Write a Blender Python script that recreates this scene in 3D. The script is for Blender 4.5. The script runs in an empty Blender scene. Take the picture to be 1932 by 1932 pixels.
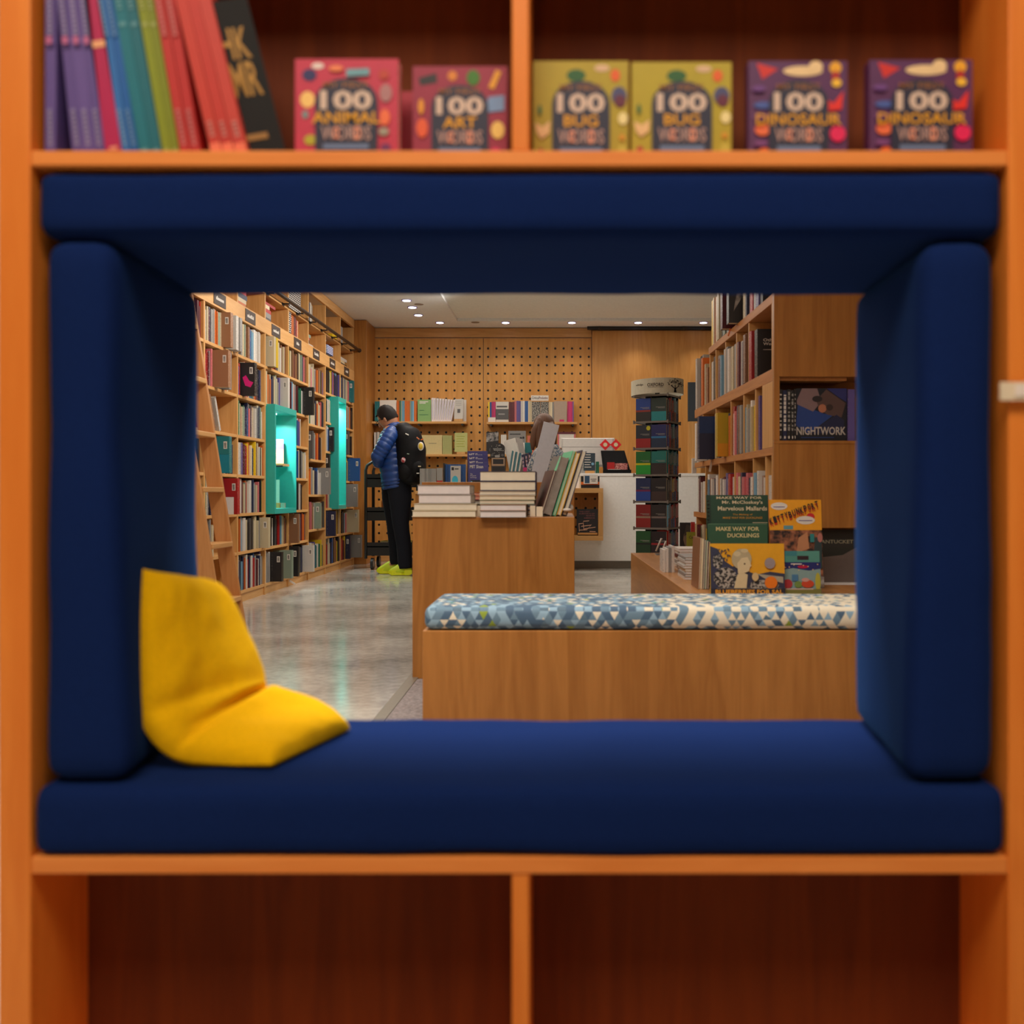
import bpy, math, random
from mathutils import Vector, Matrix, Euler, noise
random.seed(7)
C = bpy.context.scene.collection
S = bpy.context.scene
PI = math.pi

# ------------------------------------------------------------ camera, world, lights, exposure
FP, CX, CY, CH = 1800.0, 1060.0, 932.0, 0.80          # focal length (px of 1932), principal point, camera height
cam_d = bpy.data.cameras.new('camera'); cam = bpy.data.objects.new('camera', cam_d); C.objects.link(cam)
cam.location = (0, 0, CH); cam.rotation_euler = (PI/2, 0, 0)
cam_d.sensor_width = 36.0; cam_d.lens = 36.0*FP/1932.0
cam_d.shift_x = -(CX-966.0)/1932.0; cam_d.shift_y = -(966.0-CY)/1932.0
cam_d.clip_start = 0.05; cam_d.clip_end = 60
cam_d.dof.use_dof = True; cam_d.dof.focus_distance = 8.6; cam_d.dof.aperture_fstop = 3.4
S.camera = cam
w = bpy.data.worlds.new('world'); S.world = w; w.use_nodes = True
w.node_tree.nodes['Background'].inputs[0].default_value = (1.0, 0.8, 0.6, 1)
w.node_tree.nodes['Background'].inputs[1].default_value = 0.03
S.view_settings.view_transform = 'Standard'; S.view_settings.look = 'None'
S.view_settings.gamma = 1.0; S.view_settings.use_curve_mapping = False
S.view_settings.exposure = 0.09
try:
    S.cycles.max_bounces = 6; S.cycles.diffuse_bounces = 4; S.cycles.glossy_bounces = 3
    S.cycles.sample_clamp_indirect = 4.0; S.cycles.caustics_reflective = False; S.cycles.caustics_refractive = False
except Exception: pass

def area(name, loc, size, power, col, rot=(0,0,0), sy=None, spread=PI):
    d = bpy.data.lights.new(name, 'AREA'); d.energy = power; d.color = col
    d.shape = 'RECTANGLE'; d.size = size; d.size_y = sy or size; d.spread = spread
    o = bpy.data.objects.new(name, d); C.objects.link(o); o.location = loc; o.rotation_euler = rot
    return o
WARM = (1.0, 0.95, 0.87)
area('ceiling_lamp_front_room', (-0.2, -0.22, 2.70), 2.2, 54, (1.0, 0.88, 0.74), (math.radians(12), 0, 0), 0.9)
area('fill_light_behind_nook', (-0.5, 1.95, 2.72), 2.2, 52, WARM, sy=0.5, spread=math.radians(130))  # unseen area light added to brighten the bench front and seat top
area('ceiling_lamp_aisle', (-1.0, 5.6, 2.72), 1.0, 38, WARM, sy=4.6)
area('ceiling_lamp_far', (-0.3, 9.3, 2.72), 3.0, 40, WARM, sy=1.5)
def shelf_fill_spot(x, y, tx, ty, tz, power, ang=95):
    d = bpy.data.lights.new('shelf_fill_spot', 'SPOT'); d.energy = power; d.color = WARM; d.spot_size = math.radians(ang); d.spot_blend = 1.0; d.shadow_soft_size = .08
    o = bpy.data.objects.new('shelf_fill_spot', d); C.objects.link(o); o.location = (x, y, 2.66)
    o.rotation_euler = (Vector((tx, ty, tz))-Vector((x, y, 2.66))).to_track_quat('-Z', 'Y').to_euler()
for yy, pw in ((5.2, 84), (6.9, 96), (8.6, 88), (10.0, 32)): shelf_fill_spot(-0.7, yy-.6, -2.36, yy, 1.95, pw)  # unseen spots added to brighten the upper left bookcase and its sign board
# ------------------------------------------------------------ helpers
def lin(c):
    return tuple(((x/255.0)/12.92 if x <= 10.31 else (((x/255.0)+0.055)/1.055)**2.4) for x in c)
MATS = {}
def newmat(name):
    m = bpy.data.materials.new(name); m.use_nodes = True
    return m, m.node_tree, m.node_tree.nodes['Principled BSDF']
def flat(name, rgb, rough=0.6, metal=0.0, spec=0.5, var=0.0, alpha=None, coat=0):
    k = ('flat', name)
    if k in MATS: return MATS[k]
    m, nt, b = newmat(name)
    c = lin(rgb); b.inputs['Base Color'].default_value = (*c, 1)
    b.inputs['Roughness'].default_value = rough; b.inputs['Metallic'].default_value = metal
    b.inputs['Specular IOR Level'].default_value = spec
    if coat: b.inputs['Coat Weight'].default_value = coat; b.inputs['Coat Roughness'].default_value = .1
    n = nt.nodes.new('ShaderNodeTexNoise'); n.inputs['Scale'].default_value = 40
    tc = nt.nodes.new('ShaderNodeTexCoord'); nt.links.new(tc.outputs['Object'], n.inputs['Vector'])
    hs = nt.nodes.new('ShaderNodeHueSaturation'); hs.inputs['Color'].default_value = (*c, 1)
    mr = nt.nodes.new('ShaderNodeMapRange'); mr.inputs['To Min'].default_value = .92-var; mr.inputs['To Max'].default_value = 1.08+var
    nt.links.new(n.outputs['Fac'], mr.inputs['Value']); nt.links.new(mr.outputs[0], hs.inputs['Value'])
    nt.links.new(hs.outputs[0], b.inputs['Base Color'])
    MATS[k] = m; return m
def emit(name, rgb, strength):
    m, nt, b = newmat(name)
    b.inputs['Base Color'].default_value = (*lin(rgb), 1)
    b.inputs['Emission Color'].default_value = (*lin(rgb), 1); b.inputs['Emission Strength'].default_value = strength
    return m
def wood(name, c1, c2, rough=0.45, axis='Z', scale=1.0):
    m, nt, b = newmat(name); N = nt.nodes; L = nt.links
    tc = N.new('ShaderNodeTexCoord'); mp = N.new('ShaderNodeMapping')
    s = [11.0, 11.0, 11.0]; s['XYZ'.index(axis)] = 0.9
    mp.inputs['Scale'].default_value = [q*scale for q in s]
    L.new(tc.outputs['Object'], mp.inputs['Vector'])
    n1 = N.new('ShaderNodeTexNoise'); n1.inputs['Scale'].default_value = 1.3; n1.inputs['Detail'].default_value = 4; n1.inputs['Distortion'].default_value = 1.1
    L.new(mp.outputs[0], n1.inputs['Vector'])
    w1 = N.new('ShaderNodeMath'); w1.operation = 'MULTIPLY'; w1.inputs[1].default_value = 7.0
    L.new(n1.outputs['Fac'], w1.inputs[0])
    w2 = N.new('ShaderNodeMath'); w2.operation = 'PINGPONG'; w2.inputs[1].default_value = 1.0
    L.new(w1.outputs[0], w2.inputs[0])
    n2 = N.new('ShaderNodeTexNoise'); n2.inputs['Scale'].default_value = 14; n2.inputs['Detail'].default_value = 3
    L.new(mp.outputs[0], n2.inputs['Vector'])
    mx = N.new('ShaderNodeMath'); mx.operation = 'MULTIPLY_ADD'; mx.inputs[1].default_value = .55
    L.new(w2.outputs[0], mx.inputs[0])
    m3 = N.new('ShaderNodeMath'); m3.operation = 'MULTIPLY'; m3.inputs[1].default_value = .55; L.new(n2.outputs['Fac'], m3.inputs[0])
    L.new(m3.outputs[0], mx.inputs[2])
    cr = N.new('ShaderNodeMix'); cr.data_type = 'RGBA'
    cr.inputs[6].default_value = (*lin(c1), 1); cr.inputs[7].default_value = (*lin(c2), 1)
    L.new(mx.outputs[0], cr.inputs[0]); L.new(cr.outputs[2], b.inputs['Base Color'])
    b.inputs['Roughness'].default_value = rough; b.inputs['Specular IOR Level'].default_value = .35
    return m
def fabric(name, rgb, rough=0.95, sc=260, sheen=.3, amt=.18, bump=.25):
    m, nt, b = newmat(name); N = nt.nodes; L = nt.links; c = lin(rgb)
    tc = N.new('ShaderNodeTexCoord'); n = N.new('ShaderNodeTexNoise'); n.inputs['Scale'].default_value = sc; n.inputs['Detail'].default_value = 2
    L.new(tc.outputs['Object'], n.inputs['Vector'])
    hs = N.new('ShaderNodeHueSaturation'); hs.inputs['Color'].default_value = (*c, 1)
    mr = N.new('ShaderNodeMapRange'); mr.inputs['To Min'].default_value = 1-amt*2; mr.inputs['To Max'].default_value = 1+amt*2
    L.new(n.outputs['Fac'], mr.inputs['Value']); L.new(mr.outputs[0], hs.inputs['Value']); L.new(hs.outputs[0], b.inputs['Base Color'])
    bp = N.new('ShaderNodeBump'); bp.inputs['Strength'].default_value = bump; bp.inputs['Distance'].default_value = .002
    L.new(n.outputs['Fac'], bp.inputs['Height']); L.new(bp.outputs[0], b.inputs['Normal'])
    b.inputs['Roughness'].default_value = rough; b.inputs['Specular IOR Level'].default_value = .15
    b.inputs['Sheen Weight'].default_value = sheen; b.inputs['Sheen Roughness'].default_value = .5
    b.inputs['Sheen Tint'].default_value = (*[q**.45 for q in c], 1)
    return m

COL = {'w':(222,214,204),'c':(212,194,158),'g':(150,146,142),'d':(84,82,82),'k':(32,29,31),'n':(34,38,72),'b':(30,84,150),
 's':(118,168,196),'t':(24,112,116),'e':(26,104,74),'y':(222,184,24),'o':(214,108,40),'r':(176,30,30),'m':(92,26,36),
 'p':(206,110,114),'v':(92,78,142),'i':(140,96,66),'a':(140,156,138),'h':(196,40,104),'l':(150,152,36)}
CN = {'w':'white','c':'cream','g':'grey','d':'dark grey','k':'black','n':'navy','b':'blue','s':'pale blue','t':'teal','e':'green',
 'y':'yellow','o':'orange','r':'red','m':'maroon','p':'pink','v':'purple','i':'brown','a':'sage','h':'magenta','l':'olive'}
def cover(k):
    key = ('cover', k)
    if key in MATS: return MATS[key]
    rgb = COL[k]; m, nt, b = newmat(CN[k].replace(' ', '_')+'_book_cover'); N = nt.nodes; L = nt.links; c = lin(rgb)
    ink = (.03,.03,.05,1) if sum(rgb) > 330 else (.62,.56,.45,1)
    tc = N.new('ShaderNodeTexCoord'); mp = N.new('ShaderNodeMapping'); mp.inputs['Scale'].default_value = (60, 90, 210)
    oi = N.new('ShaderNodeObjectInfo'); cv = N.new('ShaderNodeVectorMath'); cv.operation = 'ADD'
    sc = N.new('ShaderNodeVectorMath'); sc.operation = 'SCALE'; sc.inputs['Scale'].default_value = 37.0
    cb = N.new('ShaderNodeCombineXYZ'); L.new(oi.outputs['Random'], cb.inputs[0]); L.new(oi.outputs['Random'], cb.inputs[2]); L.new(cb.outputs[0], sc.inputs[0])
    L.new(tc.outputs['Object'], mp.inputs['Vector']); L.new(mp.outputs[0], cv.inputs[0]); L.new(sc.outputs[0], cv.inputs[1])
    n = N.new('ShaderNodeTexNoise'); n.inputs['Scale'].default_value = 1.0; n.inputs['Detail'].default_value = 1
    L.new(cv.outputs[0], n.inputs['Vector'])
    g = N.new('ShaderNodeMapRange'); g.inputs['From Min'].default_value = .60; g.inputs['From Max'].default_value = .64; g.inputs['To Max'].default_value = .5
    L.new(n.outputs['Fac'], g.inputs['Value'])
    sx = N.new('ShaderNodeSeparateXYZ'); L.new(tc.outputs['Object'], sx.inputs[0]); ab = N.new('ShaderNodeMath'); ab.operation = 'ABSOLUTE'; L.new(sx.outputs[0], ab.inputs[0])
    lt = N.new('ShaderNodeMath'); lt.operation = 'LESS_THAN'; lt.inputs[1].default_value = .002; L.new(ab.outputs[0], lt.inputs[0])
    gm = N.new('ShaderNodeMath'); gm.operation = 'MULTIPLY'; L.new(g.outputs[0], gm.inputs[0]); L.new(lt.outputs[0], gm.inputs[1])
    hs = N.new('ShaderNodeHueSaturation'); hs.inputs['Color'].default_value = (*c, 1)
    mr = N.new('ShaderNodeMapRange'); mr.inputs['To Min'].default_value = .72; mr.inputs['To Max'].default_value = 1.14
    L.new(oi.outputs['Random'], mr.inputs['Value']); L.new(mr.outputs[0], hs.inputs['Value'])
    mx = N.new('ShaderNodeMix'); mx.data_type = 'RGBA'; L.new(gm.outputs[0], mx.inputs[0]); L.new(hs.outputs[0], mx.inputs[6]); mx.inputs[7].default_value = ink
    L.new(mx.outputs[2], b.inputs['Base Color']); b.inputs['Roughness'].default_value = .42
    MATS[key] = m; return m
def plain(k):   # printed colour by letter
    return flat(CN[k].replace(' ', '_')+'_print', COL[k], .45)
def rgbm(r, g, b_, rough=.5):
    return flat('print_%02x%02x%02x' % (r, g, b_), (r, g, b_), rough)

class MB:
    def __init__(s): s.v = []; s.f = []; s.m = []; s.mats = []
    def mi(s, mat):
        if mat not in s.mats: s.mats.append(mat)
        return s.mats.index(mat)
    def add(s, vs, fs, mat):
        o = len(s.v); i = s.mi(mat); s.v += [Vector(p) for p in vs]
        for f in fs: s.f.append([o+q for q in f]); s.m.append(i)
        return s
    def box(s, x0, x1, y0, y1, z0, z1, mat, T=None):
        vs = [Vector((x, y, z)) for z in (z0, z1) for y in (y0, y1) for x in (x0, x1)]
        if T is not None: vs = [T @ q for q in vs]
        return s.add(vs, [(0,2,3,1),(4,5,7,6),(0,1,5,4),(2,6,7,3),(0,4,6,2),(1,3,7,5)], mat)
    def prism(s, pts, d, mat):
        n = len(pts); d = Vector(d); vs = [Vector(p) for p in pts]; vs += [p+d for p in vs]
        fs = [tuple(range(n)), tuple(range(2*n-1, n-1, -1))]+[(i, i+n, (i+1) % n+n, (i+1) % n) for i in range(n)]
        return s.add(vs, fs, mat)
    def cyl(s, p0, p1, r0, r1=None, n=14, mat=None, caps=True):
        p0 = Vector(p0); p1 = Vector(p1); r1 = r0 if r1 is None else r1
        z = (p1-p0).normalized(); x = z.orthogonal().normalized(); y = z.cross(x)
        vs = [p+(x*math.cos(a)+y*math.sin(a))*r for p, r in ((p0, r0), (p1, r1)) for a in [2*PI*i/n for i in range(n)]]
        fs = [(i, (i+1) % n, n+(i+1) % n, n+i) for i in range(n)]
        if caps: fs += [tuple(range(n-1, -1, -1)), tuple(range(n, 2*n))]
        return s.add(vs, fs, mat)
    def loft(s, rings, mat, caps=True):
        n = len(rings[0]); vs = [q for r in rings for q in r]; fs = []
        for k in range(len(rings)-1):
            for i in range(n): fs.append((k*n+i, k*n+(i+1) % n, (k+1)*n+(i+1) % n, (k+1)*n+i))
        if caps: fs += [tuple(range(n-1, -1, -1)), tuple((len(rings)-1)*n+i for i in range(n))]
        return s.add(vs, fs, mat)
    def tube(s, pts, rad, n=16, mat=None, caps=True):   # pts: centres, rad: (a,b) or r, per point
        pts = [Vector(p) for p in pts]; rings = []; up = Vector((0,1,0))
        for k, p in enumerate(pts):
            t = (pts[min(k+1, len(pts)-1)]-pts[max(k-1, 0)]).normalized()
            x = (up-t*up.dot(t)); x = x.normalized() if x.length > 1e-4 else t.orthogonal().normalized(); y = t.cross(x)
            r = rad[k]; a, b = r if isinstance(r, tuple) else (r, r)
            rings.append([p+x*math.cos(q)*b+y*math.sin(q)*a for q in [2*PI*i/n for i in range(n)]])
        return s.loft(rings, mat, caps)
    def ell(s, c, r, mat, n=18, m=12, T=None):
        vs = []; fs = []
        for j in range(m+1):
            th = PI*j/m
            for i in range(n):
                ph = 2*PI*i/n; p = Vector((r[0]*math.sin(th)*math.cos(ph), r[1]*math.sin(th)*math.sin(ph), r[2]*math.cos(th)))
                if T is not None: p = T @ p
                vs.append(p+Vector(c))
        for j in range(m):
            for i in range(n): fs.append((j*n+i, (j+1)*n+i, (j+1)*n+(i+1) % n, j*n+(i+1) % n))
        return s.add(vs, fs, mat)
    def build(s, name, parent=None, loc=None, smooth=False, bevel=0, local=False, sub=0):
        me = bpy.data.meshes.new(name); vs = s.v
        if parent is not None and not local:
            inv = rootmat(parent).inverted(); vs = [inv @ q for q in vs]
        elif loc is not None: L0 = Vector(loc); vs = [q-L0 for q in vs]
        me.from_pydata([tuple(q) for q in vs], [], s.f)
        for mt in s.mats: me.materials.append(mt)
        me.polygons.foreach_set('material_index', s.m)
        if smooth: me.polygons.foreach_set('use_smooth', [True]*len(s.f))
        me.validate(); me.update()
        o = bpy.data.objects.new(name, me); C.objects.link(o)
        if parent is not None: o.parent = parent
        elif loc is not None: o.location = loc
        if bevel:
            md = o.modifiers.new('bevel', 'BEVEL'); md.width = bevel; md.segments = 2; md.limit_method = 'ANGLE'
        if sub:
            md = o.modifiers.new('sub', 'SUBSURF'); md.levels = sub; md.render_levels = sub
        return o
def rootmat(o):
    M = Matrix.LocRotScale(o.location, o.rotation_euler, o.scale)
    return rootmat(o.parent) @ M if o.parent else M
def empty(name, loc, rot=(0,0,0)):
    o = bpy.data.objects.new(name, None); C.objects.link(o); o.location = loc; o.rotation_euler = rot; o.empty_display_size = .05
    return o
LABELS = set()
def tag(o, label, cat, group=None, kind=None):
    o['label'] = label; o['category'] = cat
    if group: o['group'] = group
    if kind: o['kind'] = kind
    return o
def struct(o): o['kind'] = 'structure'; return o
def P(px, py, Y): return Vector(((px-CX)*Y/FP, Y, CH-(py-CY)*Y/FP))
def XX(px, Y): return (px-CX)*Y/FP
def ZZ(py, Y): return CH-(py-CY)*Y/FP

# text -> mesh data (cached)
TXT = {}
def text_geo(st, off=0.0, shear=0.0):
    k = (st, off, shear)
    if k not in TXT:
        cu = bpy.data.curves.new('t', 'FONT'); cu.body = st; cu.size = 1.0; cu.offset = off; cu.align_x = 'LEFT'; cu.resolution_u = 2; cu.shear = shear
        ob = bpy.data.objects.new('t', cu); me = ob.to_mesh()
        vs = [v.co.copy() for v in me.vertices]; fs = [tuple(p.vertices) for p in me.polygons]
        ob.to_mesh_clear(); bpy.data.objects.remove(ob); bpy.data.curves.remove(cu)
        x0 = min(v.x for v in vs); x1 = max(v.x for v in vs); y0 = min(v.y for v in vs); y1 = max(v.y for v in vs)
        TXT[k] = (vs, fs, x0, x1, y0, y1)
    return TXT[k]
class Face:     # a flat printed side: O bottom-left corner, U right, V up, N outward; sizes in metres
    def __init__(s, mb, O, U, V, w, h):
        s.mb = mb; s.O = Vector(O); s.U = Vector(U).normalized(); s.V = Vector(V).normalized(); s.N = s.U.cross(s.V); s.w = w; s.h = h; s.k = 0
    def pt(s, u, v, l): return s.O+s.U*u*s.w+s.V*v*s.h+s.N*l
    def poly(s, pts, mat):
        s.k += 1; l = .0004+.00025*s.k
        s.mb.add([s.pt(u, v, l) for u, v in pts], [tuple(range(len(pts)))], mat); return s
    def rect(s, u0, u1, v0, v1, mat): return s.poly([(u0,v0),(u1,v0),(u1,v1),(u0,v1)], mat)
    def ell(s, u, v, ru, rv, mat, a=0, n=20):
        ca, sa = math.cos(a), math.sin(a); pts = []
        for i in range(n):
            x = ru*math.cos(2*PI*i/n)*s.w; y = rv*math.sin(2*PI*i/n)*s.h
            pts.append((u+(x*ca-y*sa)/s.w, v+(x*sa+y*ca)/s.h))
        return s.poly(pts, mat)
    def text(s, st, u0, u1, v0, v1, mat, off=0.0, a=0):   # fits text in the box
        s.k += 1; l = .0004+.00025*s.k
        vs, fs, x0, x1, y0, y1 = text_geo(st, off)
        ca, sa = math.cos(a), math.sin(a); out = []
        for q in vs:
            x = (q.x-x0)/(x1-x0)*(u1-u0)*s.w; y = (q.y-y0)/(y1-y0)*(v1-v0)*s.h
            X = x*ca-y*sa; Y = x*sa+y*ca
            out.append(s.O+s.U*(u0*s.w+X)+s.V*(v0*s.h+Y)+s.N*l)
        s.mb.add(out, fs, mat); return s
    def barcode(s, u0, u1, v0, v1):
        s.rect(u0, u1, v0, v1, plain('w'))
        n = 7
        for i in range(n):
            a = v0+(v1-v0)*(.12+.76*i/n); s.rect(u0+(u1-u0)*.2, u0+(u1-u0)*.8, a, a+(v1-v0)*.06, plain('k'))
        return s

# ------------------------------------------------------------ materials
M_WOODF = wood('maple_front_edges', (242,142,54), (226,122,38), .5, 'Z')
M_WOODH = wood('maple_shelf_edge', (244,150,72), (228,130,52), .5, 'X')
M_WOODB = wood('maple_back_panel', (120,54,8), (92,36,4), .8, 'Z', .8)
M_WOOD = wood('oak_veneer', (218,166,104), (194,140,78), .45, 'Z')
M_WOODY = wood('oak_veneer_long', (222,172,112), (202,148,88), .45, 'Y')
M_WOODX = wood('oak_veneer_cross', (218,166,104), (196,142,80), .45, 'X')
M_WOODD = wood('oak_block_veneer', (184,124,60), (152,96,40), .4, 'Z', .55)
M_PAGE = flat('paper_page_block', (226,214,190), .8)
M_PAGEW = flat('white_page_block', (226,216,212), .8)
M_BLUE = fabric('navy_wool_upholstery', (20,38,86), 1.0, 420, .26, .12, .3)
M_BLUE.node_tree.nodes['Principled BSDF'].inputs['Specular IOR Level'].default_value = .03
M_BLUE.node_tree.nodes['Principled BSDF'].inputs['Sheen Tint'].default_value = (.06, .20, .48, 1)
M_BLUE.node_tree.nodes['Principled BSDF'].inputs['Sheen Roughness'].default_value = .35
M_YEL = fabric('mustard_fleece', (240,182,3), .95, 300, .3, .10, .5)
M_TURQ = flat('turquoise_lacquer', (46,168,156), .4)
M_BLACK = flat('black_metal', (28,26,26), .45)
M_DARKM = flat('dark_bronze_rail', (66,56,50), .4, .6)
M_WHITE = flat('white_laminate', (248,244,238), .45)
M_CREAMCARD = flat('cream_card', (232,214,184), .6)
M_PLATE = flat('brown_sign_plate', (64,52,46), .5)
M_CEIL = flat('ceiling_plaster', (240,240,240), .9)
M_CEIL2 = flat('raised_ceiling_plaster', (240,243,240), .9)

def floor_mat():
    m, nt, b = newmat('polished_concrete'); N = nt.nodes; L = nt.links
    tc = N.new('ShaderNodeTexCoord')
    n1 = N.new('ShaderNodeTexNoise'); n1.inputs['Scale'].default_value = 1.6; n1.inputs['Detail'].default_value = 8; n1.inputs['Roughness'].default_value = .65
    n2 = N.new('ShaderNodeTexNoise'); n2.inputs['Scale'].default_value = 26; n2.inputs['Detail'].default_value = 4
    L.new(tc.outputs['Object'], n1.inputs['Vector']); L.new(tc.outputs['Object'], n2.inputs['Vector'])
    cr = N.new('ShaderNodeValToRGB'); e = cr.color_ramp.elements
    e[0].position = .35; e[0].color = (*lin((166,160,150)), 1); e[1].position = .68; e[1].color = (*lin((228,222,210)), 1)
    L.new(n1.outputs['Fac'], cr.inputs[0])
    mx = N.new('ShaderNodeMix'); mx.data_type = 'RGBA'; mx.inputs[0].default_value = .25
    cr2 = N.new('ShaderNodeValToRGB'); e = cr2.color_ramp.elements; e[0].position = .4; e[0].color = (.28,.26,.23,1); e[1].position = .6; e[1].color = (.66,.62,.56,1)
    L.new(n2.outputs['Fac'], cr2.inputs[0]); L.new(cr.outputs[0], mx.inputs[6]); L.new(cr2.outputs[0], mx.inputs[7]); L.new(mx.outputs[2], b.inputs['Base Color'])
    mr = N.new('ShaderNodeMapRange'); mr.inputs['From Min'].default_value = .3; mr.inputs['From Max'].default_value = .7; mr.inputs['To Min'].default_value = .08; mr.inputs['To Max'].default_value = .2
    L.new(n1.outputs['Fac'], mr.inputs['Value']); L.new(mr.outputs[0], b.inputs['Roughness'])
    bp = N.new('ShaderNodeBump'); bp.inputs['Strength'].default_value = .06; bp.inputs['Distance'].default_value = .004
    L.new(n2.outputs['Fac'], bp.inputs['Height']); L.new(bp.outputs[0], b.inputs['Normal'])
    b.inputs['Specular IOR Level'].default_value = .6
    return m
def peg_mat():
    m = wood('perforated_oak_board', (214,156,84), (194,134,64), .5, 'Z', .7); nt = m.node_tree; N = nt.nodes; L = nt.links; b = N['Principled BSDF']
    src = b.inputs['Base Color'].links[0].from_socket
    tc = N.new('ShaderNodeTexCoord'); sp = N.new('ShaderNodeSeparateXYZ'); L.new(tc.outputs['Object'], sp.inputs[0])
    def ax(sock, off):
        a = N.new('ShaderNodeMath'); a.operation = 'ADD'; a.inputs[1].default_value = off; L.new(sock, a.inputs[0])
        d = N.new('ShaderNodeMath'); d.operation = 'DIVIDE'; d.inputs[1].default_value = .09985; L.new(a.outputs[0], d.inputs[0])
        r = N.new('ShaderNodeMath'); r.operation = 'ROUND'; L.new(d.outputs[0], r.inputs[0])
        q = N.new('ShaderNodeMath'); q.operation = 'SUBTRACT'; L.new(d.outputs[0], q.inputs[0]); L.new(r.outputs[0], q.inputs[1])
        p = N.new('ShaderNodeMath'); p.operation = 'POWER'; p.inputs[1].default_value = 2; L.new(q.outputs[0], p.inputs[0])
        return p.outputs[0]
    s = N.new('ShaderNodeMath'); s.operation = 'ADD'; L.new(ax(sp.outputs[0], 2.175), s.inputs[0]); L.new(ax(sp.outputs[2], -2.531), s.inputs[1])
    c = N.new('ShaderNodeMath'); c.operation = 'LESS_THAN'; c.inputs[1].default_value = .0185; L.new(s.outputs[0], c.inputs[0])
    zl = N.new('ShaderNodeMath'); zl.operation = 'LESS_THAN'; zl.inputs[1].default_value = 2.58; L.new(sp.outputs[2], zl.inputs[0])
    mu = N.new('ShaderNodeMath'); mu.operation = 'MULTIPLY'; L.new(c.outputs[0], mu.inputs[0]); L.new(zl.outputs[0], mu.inputs[1])
    mx = N.new('ShaderNodeMix'); mx.data_type = 'RGBA'; L.new(mu.outputs[0], mx.inputs[0]); L.new(src, mx.inputs[6]); mx.inputs[7].default_value = (.004,.003,.002,1)
    L.new(mx.outputs[2], b.inputs['Base Color'])
    return m
def tri_mat():
    m, nt, b = newmat('triangle_print_fabric'); N = nt.nodes; L = nt.links
    tc = N.new('ShaderNodeTexCoord'); sp = N.new('ShaderNodeSeparateXYZ'); L.new(tc.outputs['Object'], sp.inputs[0])
    def math_(op, a, bb=None, c=None):
        n = N.new('ShaderNodeMath'); n.operation = op
        for i, q in enumerate((a, bb, c)):
            if q is None: continue
            if isinstance(q, (int, float)): n.inputs[i].default_value = q
            else: L.new(q, n.inputs[i])
        return n.outputs[0]
    # unfold: across the top use y, down the front use -z
    v = math_('SUBTRACT', sp.outputs[1], sp.outputs[2]); T = .0235
    r = math_('DIVIDE', v, T); row = math_('FLOOR', r); fr = math_('SUBTRACT', r, row)
    u = math_('DIVIDE', sp.outputs[0], T*1.15); u2 = math_('ADD', u, math_('MULTIPLY', row, .5))
    a = math_('FLOOR', math_('ADD', u2, math_('MULTIPLY', fr, .5))); bq = math_('FLOOR', math_('SUBTRACT', u2, math_('MULTIPLY', fr, .5)))
    cb = N.new('ShaderNodeCombineXYZ'); L.new(a, cb.inputs[0]); L.new(bq, cb.inputs[1]); L.new(row, cb.inputs[2])
    wn = N.new('ShaderNodeTexWhiteNoise'); L.new(cb.outputs[0], wn.inputs['Vector'])
    big = N.new('ShaderNodeTexNoise'); big.inputs['Scale'].default_value = 2.6; big.inputs['Detail'].default_value = 1; L.new(tc.outputs['Object'], big.inputs['Vector'])
    par = math_('SUBTRACT', a, bq)      # 0 or 1: up or down triangle
    grad = math_('MULTIPLY_ADD', sp.outputs[0], .42, .38)
    thr = math_('ADD', grad, math_('MULTIPLY', math_('SUBTRACT', big.outputs['Fac'], .5), .6))
    cream = math_('LESS_THAN', wn.outputs['Value'], thr)
    cr = N.new('ShaderNodeValToRGB'); cr.color_ramp.interpolation = 'CONSTANT'; e = cr.color_ramp.elements
    e[0].position = 0; e[0].color = (*lin((72,98,122)), 1); e[1].position = .35; e[1].color = (*lin((104,132,150)), 1)
    for p_, c_ in ((.6, (140,170,188)), (.85, (88,112,128)), (.965, (40,150,128)), (.985, (140,160,50))):
        q = e.new(p_); q.color = (*lin(c_), 1)
    wn2 = N.new('ShaderNodeTexWhiteNoise'); wn2.noise_dimensions = '4D'; wn2.inputs['W'].default_value = 3.3; L.new(cb.outputs[0], wn2.inputs['Vector'])
    mixv = math_('MULTIPLY_ADD', par, .2, math_('MULTIPLY', wn2.outputs['Value'], .8)); L.new(math_('MAXIMUM', mixv, math_('MULTIPLY', math_('GREATER_THAN', wn2.outputs['Value'], .975), .99)), cr.inputs[0])
    mx = N.new('ShaderNodeMix'); mx.data_type = 'RGBA'; L.new(cream, mx.inputs[0]); L.new(cr.outputs[0], mx.inputs[6]); mx.inputs[7].default_value = (*lin((228,216,190)), 1)
    L.new(mx.outputs[2], b.inputs['Base Color']); b.inputs['Roughness'].default_value = .7
    return m
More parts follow.
